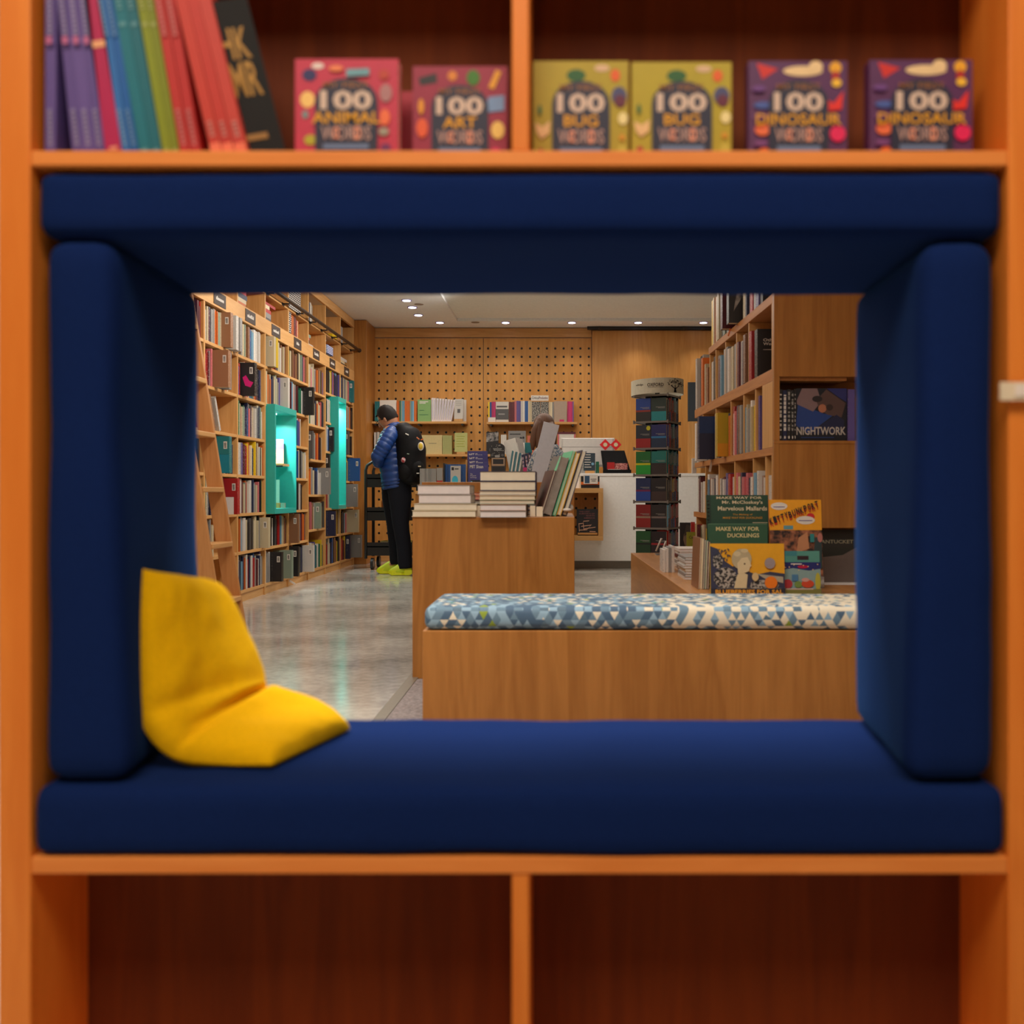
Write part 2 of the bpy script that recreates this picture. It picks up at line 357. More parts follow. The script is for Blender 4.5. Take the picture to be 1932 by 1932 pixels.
def dash_mat():
    m, nt, b = newmat('black_white_dash_print'); N = nt.nodes; L = nt.links
    tc = N.new('ShaderNodeTexCoord'); mp = N.new('ShaderNodeMapping'); mp.inputs['Rotation'].default_value = (0, 0, PI/2)
    sp = N.new('ShaderNodeSeparateXYZ'); cb = N.new('ShaderNodeCombineXYZ'); L.new(tc.outputs['Object'], sp.inputs[0])
    ad = N.new('ShaderNodeMath'); ad.operation = 'ADD'; L.new(sp.outputs[0], ad.inputs[0]); L.new(sp.outputs[1], ad.inputs[1])
    L.new(ad.outputs[0], cb.inputs[0]); L.new(sp.outputs[2], cb.inputs[1])
    br = N.new('ShaderNodeTexBrick'); br.inputs['Scale'].default_value = 14; br.inputs['Mortar Size'].default_value = .075; br.inputs['Mortar Smooth'].default_value = 0
    br.inputs['Color1'].default_value = (.75,.68,.6,1); br.inputs['Color2'].default_value = (.8,.74,.66,1); br.inputs['Mortar'].default_value = (.02,.02,.025,1)
    br.inputs['Brick Width'].default_value = .75; br.inputs['Row Height'].default_value = .26
    L.new(cb.outputs[0], br.inputs['Vector']); L.new(br.outputs['Color'], b.inputs['Base Color']); return m
def stripe_mat(name, a, bcol, n, axis=2):
    m, nt, b = newmat(name); N = nt.nodes; L = nt.links
    tc = N.new('ShaderNodeTexCoord'); sp = N.new('ShaderNodeSeparateXYZ'); L.new(tc.outputs['Object'], sp.inputs[0])
    mu = N.new('ShaderNodeMath'); mu.operation = 'MULTIPLY'; mu.inputs[1].default_value = n; L.new(sp.outputs[axis], mu.inputs[0])
    fr = N.new('ShaderNodeMath'); fr.operation = 'FRACT'; L.new(mu.outputs[0], fr.inputs[0])
    lt = N.new('ShaderNodeMath'); lt.operation = 'LESS_THAN'; lt.inputs[1].default_value = .5; L.new(fr.outputs[0], lt.inputs[0])
    mx = N.new('ShaderNodeMix'); mx.data_type = 'RGBA'; L.new(lt.outputs[0], mx.inputs[0]); mx.inputs[6].default_value = (*lin(a), 1); mx.inputs[7].default_value = (*lin(bcol), 1)
    L.new(mx.outputs[2], b.inputs['Base Color']); b.inputs['Roughness'].default_value = .6
    return m
def speck_mat(name, a, bcol, scale, lo=.45, hi=.55):
    m, nt, b = newmat(name); N = nt.nodes; L = nt.links
    tc = N.new('ShaderNodeTexCoord'); n = N.new('ShaderNodeTexNoise'); n.inputs['Scale'].default_value = scale; n.inputs['Detail'].default_value = 4
    L.new(tc.outputs['Object'], n.inputs['Vector']); cr = N.new('ShaderNodeValToRGB'); e = cr.color_ramp.elements
    e[0].position = lo; e[0].color = (*lin(a), 1); e[1].position = hi; e[1].color = (*lin(bcol), 1)
    L.new(n.outputs['Fac'], cr.inputs[0]); L.new(cr.outputs[0], b.inputs['Base Color']); b.inputs['Roughness'].default_value = .6
    return m
M_PEG = peg_mat(); M_FLOOR = floor_mat(); M_TRI = tri_mat(); M_DASH = dash_mat()
M_BW = speck_mat('grainy_black_white_print', (28,28,30), (170,164,154), 90)
M_PHOTO = speck_mat('grey_photo_print', (52,52,56), (160,152,146), 24, .4, .6)
M_ROCK = speck_mat('brown_crowd_print', (40,24,20), (170,104,70), 30, .42, .62)
M_CARPET = fabric('grey_carpet', (150,140,138), 1, 90, .0, .35, .6)
m, nt, b = newmat('clear_acrylic'); M_ACR = m
b.inputs['Base Color'].default_value = (.9,.9,.88,1); b.inputs['Roughness'].default_value = .08; b.inputs['Transmission Weight'].default_value = .75; b.inputs['IOR'].default_value = 1.3

# ------------------------------------------------------------ the setting
YB = 11.35
mb = MB(); mb.box(-3.2, 4.2, -2.6, 11.6, -.1, 0, M_FLOOR); struct(mb.build('floor'))
mb = MB()      # ceiling with a raised field
RX0, RY0, RY1 = -1.2, 3.0, 10.93
mb.box(-3.2, RX0, -2.6, 11.6, 2.78, 2.9, M_CEIL); mb.box(RX0, 4.2, -2.6, RY0, 2.78, 2.9, M_CEIL); mb.box(RX0, 4.2, RY1, 11.6, 2.78, 2.9, M_CEIL)
mb.box(RX0, 4.2, RY0, RY1, 2.815, 2.9, M_CEIL2); struct(mb.build('ceiling'))
M_WALL = flat('painted_wall', (190,170,150), .9)
mb = MB(); mb.box(-3.2, -2.76, -2.6, 11.6, 0, 2.78, M_WALL); struct(mb.build('wall_left'))
mb = MB(); mb.box(4.0, 4.2, -2.6, 11.6, 0, 2.78, M_WALL); struct(mb.build('wall_right'))
mb = MB(); mb.box(-2.76, 4.0, -2.6, -2.45, 0, 2.78, M_WALL); struct(mb.build('wall_behind'))
mb = MB(); mb.box(-2.76, 4.0, YB+.02, 11.6, 0, 2.78, M_WALL); wb = struct(mb.build('wall_back'))
mb = MB(); mb.box(-2.225, -.937, YB, YB+.02, 0, 2.652, M_PEG); mb.box(-.929, .35, YB, YB+.02, 0, 2.652, M_PEG); struct(mb.build('wall_pegboard'))
mb = MB(); mb.box(-2.225, .352, YB-.01, YB+.02, 2.664, 2.77, M_WOODX); struct(mb.build('trim_1'))
mb = MB(); mb.box(.36, 2.1, YB-.05, YB+.02, 0, 2.735, wood('warm_oak_panel', (214,156,86), (194,132,64), .45, 'Z', .6)); struct(mb.build('wall_panel'))
mb = MB(); mb.box(.30, 4.0, YB-.09, YB-.055, 2.742, 2.778, M_BLACK)
for px in (1133, 1292, 1326, 1420): x = XX(px, YB-.08); mb.box(x-.02, x+.02, YB-.12, YB-.09, 2.735, 2.76, M_DARKM)
struct(mb.build('trim_2'))
mb = MB(); mb.box(-2.76, -2.22, 10.84, YB, .0, 2.775, M_WOODD); struct(mb.build('wall_pillar', bevel=.004))
mb = MB(); mb.box(-2.225, 2.1, YB-.012, YB, 0, .09, M_WOODX); struct(mb.build('baseboard_back'))
mb = MB(); mb.box(-.62, 1.9, 2.12, 4.09, 0, .006, M_CARPET)
tag(mb.build('carpet_mat', loc=(0, 0, 0)), 'grey low-pile carpet under the cushioned bench', 'carpet')
mb = MB(); mb.box(-.665, -.622, 2.12, 4.5, 0, .007, flat('metal_edge_strip', (150,142,128), .35, .3)); struct(mb.build('trim_3'))

# ------------------------------------------------------------ front reading-nook shelving
Y1, Y2, YK = 1.19, 1.516, 1.335        # front plane, rear plane and back panel of the unit
XL0, XL1, XR0, XR1 = XX(-4, Y1), XX(57, Y1), XX(1903, Y1), XX(1960, Y1)
rt = empty('nook_bookcase', (-.05, 1.35, 0))
tag(rt, 'large orange-brown wooden shelving unit framing the padded reading nook', 'bookcase')
def part(name, mb, parent, lab=None, **k):
    o = mb.build(name, parent, **k)
    if lab: o['label'] = lab
    return o
for x0, x1 in ((XL0, XL1), (XR0, XR1)):
    mb = MB(); mb.box(x0, x1, Y1, Y2, 0, 2.2, M_WOODF); part('side_panel', mb, rt, bevel=.002)
ZT0, ZT1, ZB0, ZB1 = ZZ(312, Y1), ZZ(283, Y1), ZZ(1650, Y1), ZZ(1618, Y1)
for z0, z1 in ((ZT0, ZT1), (ZB0, ZB1), (1.53, 1.55), (.0, .035), (1.87, 1.89)):
    mb = MB(); mb.box(XL1, XR0, Y1+.001, Y2, z0, z1, M_WOODH); part('shelf', mb, rt, bevel=.002)
for z0, z1 in ((ZT1, 1.53), (.035, ZB0), (1.55, 1.87)):
    mb = MB(); mb.box(XX(965.5, Y1), XX(998, Y1), Y1+.003, YK, z0, z1, M_WOODF); part('divider', mb, rt, bevel=.002)
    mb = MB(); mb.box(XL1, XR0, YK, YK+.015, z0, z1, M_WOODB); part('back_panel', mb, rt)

def cushion(name, x0, x1, y0, y1, z0, z1, r, lab, seg=14, wr=.002, shape=None, mat=None, seed=0):
    n = seg; vs = []; idx = {}; fs = []
    lx, ly, lz = x1-x0, y1-y0, z1-z0; c = Vector(((x0+x1)/2, (y0+y1)/2, (z0+z1)/2)); h = Vector((lx/2, ly/2, lz/2))
    cnt = [max(6, min(60, int(q/.025))) for q in (lx, ly, lz)]
    def sample(k, i):     # denser near the edges
        t = i/cnt[k]*2-1
        return math.sin(t*PI/2)*.35+t*.65
    def vid(i, j, k):
        key = (i, j, k)
        if key not in idx:
            p = Vector((sample(0, i)*h.x, sample(1, j)*h.y, sample(2, k)*h.z))
            q = Vector([max(-(h[a]-r), min(h[a]-r, p[a])) for a in range(3)]); d = p-q
            if d.length > 1e-9:
                mx = max(abs(a) for a in d); d = d.normalized()*mx
            p = q+d+c
            nn = (p-c-Vector([max(-(h[a]-r), min(h[a]-r, (p-c)[a])) for a in range(3)]))
            nz = noise.noise(p*5+Vector((seed, 0, 0)))+.5*noise.noise(p*13+Vector((0, seed, 0)))
            dr = nn.normalized() if nn.length > 1e-6 else Vector((0, 0, 1))
            p += dr*nz*wr
            if shape: p = shape(p)
            idx[key] = len(vs); vs.append(p)
        return idx[key]
    a, b_, c_ = cnt
    for i in range(a):
        for j in range(b_):
            fs.append((vid(i,j,0), vid(i,j+1,0), vid(i+1,j+1,0), vid(i+1,j,0))); fs.append((vid(i,j,c_), vid(i+1,j,c_), vid(i+1,j+1,c_), vid(i,j+1,c_)))
        for k in range(c_):
            fs.append((vid(i,0,k), vid(i+1,0,k), vid(i+1,0,k+1), vid(i,0,k+1))); fs.append((vid(i,b_,k), vid(i,b_,k+1), vid(i+1,b_,k+1), vid(i+1,b_,k)))
    for j in range(b_):
        for k in range(c_):
            fs.append((vid(0,j,k), vid(0,j,k+1), vid(0,j+1,k+1), vid(0,j+1,k))); fs.append((vid(a,j,k), vid(a,j+1,k), vid(a,j+1,k+1), vid(a,j,k+1)))
    mb = MB(); mb.add(vs, fs, mat or M_BLUE)
    o = mb.build(name, loc=(c.x, c.y, z0), smooth=True); tag(o, lab, 'cushion'); return o
DY = Y2-Y1
cushion('nook_cushion', XX(64, Y1), XX(1898, Y1), Y1+.004, Y2+.015, ZZ(440, Y1), ZT0-.0035, .017, 'long navy cushion lining the ceiling of the reading nook', seed=1,
        shape=lambda p: Vector((p.x, p.y, p.z-(.009*(p.y-Y1)/DY if p.z < 1.14 else 0))))
cushion('nook_cushion', XX(61, Y1), XX(1903, Y1)-.001, Y1-.003, Y2+.02, ZB1+.001, ZZ(1486, Y1), .018, 'long navy seat cushion across the bottom of the nook', seed=2, wr=.003,
        shape=lambda p: Vector((p.x, p.y, p.z+(.006*(p.y-Y1)/DY if p.z > .39 else 0))))
cushion('nook_cushion', XX(74, Y1), XX(208, Y1), Y1+.004, Y2+.008, ZZ(1478, Y1), ZZ(446, Y1), .026, 'upright navy cushion on the left wall of the nook', seed=3, wr=.003,
        shape=lambda p: Vector((p.x+((-.013*(p.y-Y1)/DY)+.022*min(1, max(0, (.88-p.z)/.44))**1.2*(1-(p.y-Y1)/DY) if p.x > -.60 else 0), p.y, p.z)))
cushion('nook_cushion', XX(1746, Y1), XX(1884, Y1), Y1+.004, Y2+.008, ZZ(1478, Y1), ZZ(450, Y1), .026, 'upright navy cushion on the right wall of the nook', seed=4, wr=.003,
        shape=lambda p: Vector((p.x+((.011*(p.y-Y1)/DY)-.022*min(1, max(0, (.88-p.z)/.44))*(1-(p.y-Y1)/DY)), p.y, p.z) if p.x < .50 else p))

# yellow pillow, folded into the left corner
rows = [(0, (264,1072,1.277), (398,1104,1.448)), (.22, (252,1170,1.263), (446,1182,1.448)), (.42, (254,1290,1.255), (486,1260,1.444)),
        (.52, (268,1368,1.251), (496,1296,1.437)), (.64, (325,1428,1.255), (528,1312,1.444)), (.8, (420,1442,1.259), (600,1340,1.455)), (1.0, (512,1442,1.255), (660,1376,1.448))]
def prow(t):
    def cr(a, b, c, d, s): return 0.5*((2*b)+(c-a)*s+(2*a-5*b+4*c-d)*s*s+(3*b-a-3*c+d)*s**3)
    k = 0
    while k < len(rows)-2 and rows[k+1][0] < t: k += 1
    s = (t-rows[k][0])/(rows[k+1][0]-rows[k][0]); out = []
    for e in (1, 2):
        q = [P(*rows[max(0, min(len(rows)-1, k+d))][e]) for d in (-1, 0, 1, 2)]
        out.append(cr(*q, s))
    return out
NU, NV = 36, 60; grid = []
for j in range(NV+1):
    a, b_ = prow(j/NV); grid.append([a.lerp(b_, i/NU) for i in range(NU+1)])
def gn(j, i):
    du = grid[j][min(i+1, NU)]-grid[j][max(i-1, 0)]; dv = grid[min(j+1, NV)][i]-grid[max(j-1, 0)][i]
    n = dv.cross(du).normalized(); return -n if n.dot(Vector((1, -.3, .8))) < 0 else n
vs = []; fs = []; top = []; bot = []
for j in range(NV+1):
    tr = []; br = []
    for i in range(NU+1):
        u = i/NU; v = j/NV; n = gn(j, i)
        e = (max(0, 1-(2*u-1)**4)*max(0, 1-(2*v-1)**6))**.45
        cre = math.exp(-((v-.56-.06*(1-u))/.028)**2)*.75*min(1, u*1.6)+math.exp(-((v-.44-.05*(1-u))/.03)**2)*.35*(1-u)+math.exp(-((v-.64)/.02)**2)*.45*max(0, .55-u)*1.6
        wn = .16*noise.noise(Vector((u*5, v*6, 2.0)))+.05*noise.noise(Vector((u*14, v*16, 5.0)))
        tr.append(len(vs)); vs.append(grid[j][i]+n*(.034*e*(1-.75*min(1, cre)+wn)+.001)); br.append(len(vs)); vs.append(grid[j][i]-n*(.018*e*(1+wn)+.001))
    top.append(tr); bot.append(br)
for j in range(NV):
    for i in range(NU):
        fs.append((top[j][i], top[j][i+1], top[j+1][i+1], top[j+1][i])); fs.append((bot[j][i], bot[j+1][i], bot[j+1][i+1], bot[j][i+1]))
    fs.append((top[j][0], top[j+1][0], bot[j+1][0], bot[j][0])); fs.append((top[j][NU], bot[j][NU], bot[j+1][NU], top[j+1][NU]))
for i in range(NU):
    fs.append((top[0][i], bot[0][i], bot[0][i+1], top[0][i+1])); fs.append((top[NV][i], top[NV][i+1], bot[NV][i+1], bot[NV][i]))
zmin = ZZ(1486, Y1)+.005; vs = [Vector((max(q.x, -.570), q.y, max(q.z, zmin))) for q in vs]
mb = MB(); mb.add(vs, fs, M_YEL); tag(mb.build('throw_pillow', loc=(-.44, 1.35, zmin), smooth=True), 'yellow fleece pillow folded into the left corner of the nook', 'pillow')

# label holder on the right post
rt = empty('shelf_tag', (.57, Y1-.01, .91)); tag(rt, 'small cream label tag sticking out from the right post of the nook', 'tag')
mb = MB(); mb.box(XX(1879, Y1), .60, Y1-.012, Y1-.009, ZZ(757, Y1), ZZ(723, Y1), M_CREAMCARD); part('card', mb, rt)
mb = MB(); mb.box(XX(1906, Y1), .60, Y1-.014, Y1-.0122, ZZ(750, Y1), ZZ(728, Y1), flat('white_label', (240,226,214), .6)); part('print_label', mb, rt)

# ------------------------------------------------------------ books
def book_thing(name, label, loc, w, h, t, ck, art=None, rot=(0,0,0), group=None, cat='book', page=None, spine=None, inset=.003):
    """stands on its bottom edge, cover facing -Y, origin bottom centre of the front cover"""
    r = empty(name, loc, rot); tag(r, label, cat, group)
    cm = cover(ck) if isinstance(ck, str) else ck
    mb = MB(); b_ = .0022
    mb.box(-w/2, w/2, 0, b_, 0, h, cm); mb.box(-w/2, w/2, t-b_, t, 0, h, cm); mb.box(-w/2, -w/2+b_, b_, t-b_, 0, h, spine or cm)
    mb.build('cover', r, local=True)
    mb = MB(); mb.box(-w/2+b_, w/2-inset, b_, t-b_, inset, h-inset, page or M_PAGE); mb.build('page_block', r, local=True)
    if art:
        mb = MB(); f = Face(mb, (-w/2, 0, 0), (1,0,0), (0,0,1), w, h); f.N = Vector((0,-1,0)); art(f)
        mb.build('cover_art', r, local=True)
    return r
ZS = ZT1
N_INK = flat('dark_navy_print', (34,34,58), .5)
def art100(word, bg, deco):
    def a(f):
        f.rect(0, 1, 0, 1, bg)
        for d in deco: 
            if d[0] == 'e': f.ell(d[1], d[2], d[3], d[4], rgbm(*d[5]))
            else: f.poly(d[1], rgbm(*d[2]))
        pts = [(.20,0)]+[(.20, .55)]+[(.5-.3*math.cos(q), .58+.22*math.sin(q)) for q in [PI*i/10 for i in range(11)]]+[(.80,.55),(.80,0)]
        f.poly(pts, N_INK)
        f.text('MY FIRST', .28, .72, .70, .765, rgbm(150,92,40), .01)
        f.text('100', .25, .75, .49, .68, rgbm(214,186,166), .035)
        f.text(word, .5-.05*len(word)-.03, .5+.05*len(word)+.03, .355, .47, rgbm(222,156,6), .02)
        f.text('WORDS', .26, .74, .19, .33, rgbm(186,150,140), .01)
        f.text('O', .375, .435, .20, .32, rgbm(244,150,110), .02); f.text('D', .58, .64, .20, .32, rgbm(244,150,110), .02)
        f.rect(.28, .72, .10, .15, rgbm(104,124,160))
    return a
deco_p = [('e',.12,.60,.07,.08,(250,200,110)),('e',.22,.93,.06,.03,(235,215,205)),('e',.14,.84,.07,.06,(40,34,90)),('e',.10,.45,.03,.04,(120,140,140)),
          ('e',.15,.20,.06,.05,(180,170,30)),('e',.86,.84,.05,.05,(190,60,40)),('e',.88,.66,.06,.09,(176,120,120)),('e',.87,.42,.05,.08,(240,110,60)),('e',.86,.28,.05,.04,(160,150,130)),
          ('e',.40,.90,.07,.03,(240,130,80)),('p',[(.5,.82),(.72,.83),(.72,.90),(.5,.89)],(110,160,170)),('e',.88,.12,.05,.04,(110,30,90))]
deco_a = [('p',[(.08,.80),(.26,.83),(.25,.93),(.06,.88)],(36,30,32)),('e',.42,.90,.05,.05,(220,130,40)),('e',.64,.88,.07,.08,(60,120,20)),('p',[(.80,.78),(.86,.76),(.94,.94),(.88,.96)],(230,160,30)),
          ('p',[(.78,.52),(.97,.54),(.97,.70),(.80,.68)],(120,150,190)),('e',.90,.34,.07,.09,(240,200,100)),('e',.10,.36,.06,.10,(230,90,40)),('e',.09,.58,.03,.08,(230,150,30)),('e',.88,.10,.06,.06,(210,30,90))]
deco_b = [('e',.45,.86,.10,.06,(30,90,30)),('e',.72,.93,.08,.035,(220,180,140)),('e',.86,.86,.05,.06,(232,96,20)),('e',.90,.66,.08,.09,(70,70,110)),('e',.91,.61,.06,.06,(100,20,50)),
          ('e',.94,.44,.05,.06,(240,220,150)),('e',.93,.26,.03,.03,(220,150,20)),('p',[(.02,.40),(.10,.36),(.18,.42),(.17,.30),(.09,.24),(.04,.30)],(236,190,130)),('e',.08,.10,.035,.05,(180,20,30)),('e',.07,.52,.02,.05,(40,100,40)),('e',.93,.12,.05,.06,(200,180,60))]
deco_d = [('p',[(.08,.98),(.30,.92),(.14,.82)],(210,40,30)),('e',.55,.90,.20,.05,(240,204,150)),('e',.68,.94,.07,.06,(240,204,150)),('e',.88,.93,.06,.06,(240,170,30)),('e',.88,.84,.04,.06,(180,40,30)),('e',.89,.78,.05,.04,(244,190,50)),
          ('p',[(.78,.62),(.86,.58),(.96,.70),(.94,.52),(.80,.50)],(230,40,30)),('e',.15,.56,.10,.035,(70,90,160)),('e',.14,.32,.08,.06,(240,110,60)),('e',.90,.28,.08,.08,(232,20,90)),('e',.16,.08,.07,.06,(230,100,30)),('e',.17,.04,.05,.04,(150,150,20)),('e',.88,.06,.06,.04,(130,130,50)),
          ('e',.10,.72,.07,.03,(110,60,130)),('e',.12,.44,.07,.03,(120,60,120)),('e',.12,.18,.07,.03,(120,60,120))]
def b100(px0, px1, py, label, bgc, word, deco, Yf=1.229, rz=0):
    bgc = tuple(int(q*.86) for q in bgc)
    ww = (px1-px0)*Yf/FP; x = XX((px0+px1)/2, Yf); hh = ZZ(py, Yf)-ZS
    return book_thing('board_book', label, (x, Yf, ZS+.0003), ww, hh, .021, rgbm(*bgc), art100(word, rgbm(*bgc), deco), rot=(0, 0, rz), group='number board books on the upper shelf', inset=.001)
b100(557, 752, 112, 'bright pink board book, leftmost of the six counting-word books', (228,50,84), 'ANIMAL', deco_p)
b100(779, 957, 126, 'magenta board book about art words beside the middle divider', (176,36,70), 'ART', deco_a, 1.240)
b100(1006, 1186, 116, 'lime-yellow board book right beside the middle divider', (206,178,18), 'BUG', deco_b, 1.244)
b100(1192, 1380, 118, 'lime-yellow board book, second from the middle divider', (210,184,20), 'BUG', deco_b, 1.233)
b100(1412, 1598, 116, 'purple board book beside the lime-yellow pair', (104,44,100), 'DINOSAUR', deco_d, 1.237)
b100(1640, 1834, 114, 'purple board book, the rightmost on the upper shelf', (104,44,100), 'DINOSAUR', deco_d, 1.233)
book_thing('board_book', 'crimson board book tucked between the pink and magenta books', (XX(806, 1.29), 1.29, ZS+.0003), .118, .115, .021, rgbm(170,16,44),
           lambda f: (f.ell(.08,.8,.04,.05,rgbm(220,160,130)), f.ell(.06,.5,.04,.05,rgbm(110,60,60)), f.ell(.08,.2,.04,.05,rgbm(110,90,80))))
# leaning picture books seen by their spines
SP = [  # label colour, rgb, x at shelf, x at top(py=0), width px, title blocks
 ('slim purple picture book standing upright against the left post', (116,92,170), 85, 86, 21, 1),
 ('purple picture book, first of the three leaning together', (112,88,166), 137, 108, 21, 1),
 ('purple picture book, middle of the three leaning together', (122,96,176), 158, 128, 21, 1),
 ('purple picture book leaning against the magenta one', (112,88,166), 179, 148, 20, 1),
 ('magenta picture book leaning between purple and blue', (214,24,96), 200, 160, 31, 2),
 ('blue picture book leaning beside the magenta one', (52,130,214), 232, 184, 15, 3),
 ('blue picture book leaning beside the teal ones', (24,110,196), 248, 199, 15, 3),
 ('teal picture book leaning beside the blue ones', (14,134,150), 264, 213, 22, 4),
 ('teal picture book leaning beside the lime ones', (12,122,138), 286, 235, 21, 4),
 ('lime picture book leaning beside the teal ones', (158,170,14), 308, 258, 16, 5),
 ('lime picture book leaning beside the red ones', (146,156,8), 324, 274, 16, 5),
 ('red picture book leaning beside the lime ones', (226,44,36), 341, 291, 19, 6),
 ('red picture book just left of the dark gap', (222,38,34), 361, 311, 19, 6),
 ('coral red picture book just right of the dark gap', (238,62,42), 399, 331, 22, 7),
 ('coral red picture book, middle of the last three', (232,54,38), 422, 353, 22, 7),
 ('coral red picture book, last beside the black book', (236,68,52), 445, 375, 24, 7)]
YS = 1.207
for lab, rgb, xb, xt, wp, kind in SP:
    rgb = tuple(int(q*.84) for q in rgb)
    t = wp*YS/FP; ang = math.atan2((xb-xt)*YS/FP, ZZ(0, YS)-ZS); tt = t*math.cos(ang)*.97
    x0 = XX(xb, YS); H = .215
    r = empty('picture_book', (x0, YS, ZS+.0004), (0, -ang, 0)); tag(r, lab, 'book', 'leaning picture books on the upper shelf')
    cm = rgbm(*rgb); mb = MB(); mb.box(0, tt, 0, .003, 0, H, cm); mb.box(0, .0018, .003, .12, 0, H, cm); mb.box(tt-.0018, tt, .003, .12, 0, H, cm); mb.build('cover', r, local=True)
    mb = MB(); mb.box(.0018, tt-.0018, .003, .116, .004, H-.004, M_PAGEW); mb.build('page_block', r, local=True)
    mb = MB(); f = Face(mb, (0, 0, 0), (1,0,0), (0,0,1), tt, H); f.N = Vector((0,-1,0))
    lt = tuple(min(255, int(q*.6+84)) for q in rgb); L2 = rgbm(*lt)
    def blocks(a, b_, n, u0=.3, u1=.72):
        for i in range(n):
            z = a+(b_-a)*i/n; f.rect(u0, u1, z, z+(b_-a)/n*.72, L2)
    if kind in (1, 3, 6): blocks(.05, .27, 8); blocks(.70, .98, 10)
    if kind in (1,): f.rect(.25, .78, .64, .685, rgbm(190,100,140))
    if kind == 2: f.rect(.1, .9, .63, .67, rgbm(240,170,120)); f.rect(.3, .8, .02, .04, rgbm(240,150,120))
    if kind in (4, 5): f.rect(.2, .8, .76, .785, L2); f.rect(.2, .8, .01, .03, L2); blocks(.86, .98, 5)
    if kind == 7: f.rect(.0, 1, .0, .06, rgbm(244,120,84)); blocks(.10, .2, 4); 
    mb.build('spine_print', r, local=True)
r = book_thing('picture_book', 'black picture book with gold lettering leaning at the end of the row', (XX(500, 1.23), 1.225, ZS+.006), .056, .20, .016, rgbm(11,8,7,.8),
    lambda f: [f.text('HK', .15, .8, .62, .82, rgbm(170,120,20), .02), f.text('MR', .2, .85, .38, .6, rgbm(170,120,20), .02), f.rect(.2, .7, .1, .14, rgbm(150,104,30))], rot=(0, -math.radians(14), math.radians(12)))

# ------------------------------------------------------------ left wall bookcase
XF = -2.36; BAYW = .6455; Y0B = 6.30
by = [Y0B+BAYW*(i-1) for i in range(0, 9)]     # by[i], by[i+1] are the sides of bay i (bay 0 .. 7)
STD = [.086, .375, .657, .943, 1.232, 1.526, 1.823]
SH = {i: STD for i in range(8)}; SH[5] = [.086, .465, .795, 1.13, 1.46, 1.78]
rt = empty('wall_bookcase', (XF-.17, 8.2, 0)); tag(rt, 'full-height wooden bookcase along the left wall', 'bookcase')
XBK = XF-.33
for i in range(0, 9):
    mb = MB(); mb.box(XBK, XF, by[i]-.0125, by[i]+.0125, 0, 2.685, M_WOOD); part('divider', mb, rt)
mb = MB(); mb.box(XBK-.02, XBK, by[0]-.01, by[8]+.01, 0, 2.74, M_WOODX); part('back_panel', mb, rt)
mb = MB(); mb.box(XF-.02, XF+.004, by[0]-.01, by[8]+.012, 2.686, 2.775, M_WOODY); part('top_fascia', mb, rt)
mb = MB(); mb.box(XF-.03, XF-.012, by[0]-.01, by[8]+.012, 0, .062, M_WOODY); part('plinth', mb, rt)
mb = MB(); mb.box(XF-.02, XF+.003, by[0]-.01, by[8]+.012, 2.078, 2.194, M_WOODY); sb = part('sign_board', mb, rt)
for i in range(0, 8):
    y0, y1 = by[i]+.0127, by[i+1]-.0127
    for z in SH[i]+[2.11, 2.416]:
        th = .022 if z < 2.3 else .024
        if 1 and ((i == 3 and .9 < z < 1.4)): continue
        if i == 6 and .9 < z < 1.7: y1s = 9.76
        else: y1s = y1
        mb = MB(); mb.box(XBK, XF-.001 if z != 2.11 else XF-.022, y0, y1s, z-th, z, M_WOODY)
        part('shelf', mb, rt, bevel=.0015)
for i in range(0, 8):
    yc = by[i]+.30-.03; mb = MB(); mb.box(XF+.003, XF+.007, yc-.115, yc+.115, 2.093, 2.183, M_PLATE)
    pl = mb.build('sign_plate', sb); pl['label'] = 'dark brown category sign'
    mb = MB(); n = random.randint(6, 11); wy = .015
    for q in range(n): yy = yc-n*wy/2+q*wy; mb.box(XF+.007, XF+.0078, yy, yy+wy*.7, 2.126, 2.126+random.choice([.018,.018,.027]), plain('w'))
    mb.build('sign_lettering', rt)
# metal ladder rail
rt = empty('ladder_rail', (XF+.06, 8.2, 2.43)); tag(rt, 'dark metal ladder rail running along the upper bookcase', 'rail')
mb = MB(); mb.cyl((XF+.06, 5.2, 2.43), (XF+.06, 10.83, 2.43), .016, n=14, mat=M_DARKM); mb.ell((XF+.06, 10.845, 2.43), (.024,.02,.024), M_DARKM); part('rail', mb, rt, smooth=True)
for k in range(13):
    y = 10.65-.43*k
    mb = MB(); mb.box(XF+.001, XF+.06, y-.012, y+.012, 2.403, 2.412, M_BLACK); mb.box(XF+.001, XF+.006, y-.03, y+.03, 2.392, 2.416, M_BLACK); part('bracket', mb, rt)
# ladder
rt = empty('library_ladder', (-1.95, 5.26, 0)); tag(rt, 'wooden rolling ladder leaning on the left bookcase rail', 'ladder')
def lx(z): return -1.955+(.69-z)*.16
for yy in (5.10, 5.44):
    mb = MB(); d = .045
    mb.prism([(lx(0)-d, yy, .0), (lx(0)+d, yy, .0), (lx(2.45)+d, yy, 2.45), (lx(2.45)-d, yy, 2.45)], (0, .026, 0), wood('ladder_wood_%d' % int(yy*100), (206,148,92), (180,120,66), .45, 'Z')); part('stile', mb, rt, bevel=.003)
for k in range(8):
    z = .221+.3085*k; mb = MB(); mb.box(lx(z)-.06, lx(z)+.055, 5.128, 5.439, z-.028, z, M_WOODY); part('rung', mb, rt, bevel=.004)
for yy in (5.113, 5.453):
    mb = MB(); mb.cyl((lx(2.45)-.03, yy-.012, 2.46), (lx(2.45)-.03, yy+.012, 2.46), .03, n=14, mat=M_BLACK); part('roller', mb, rt)

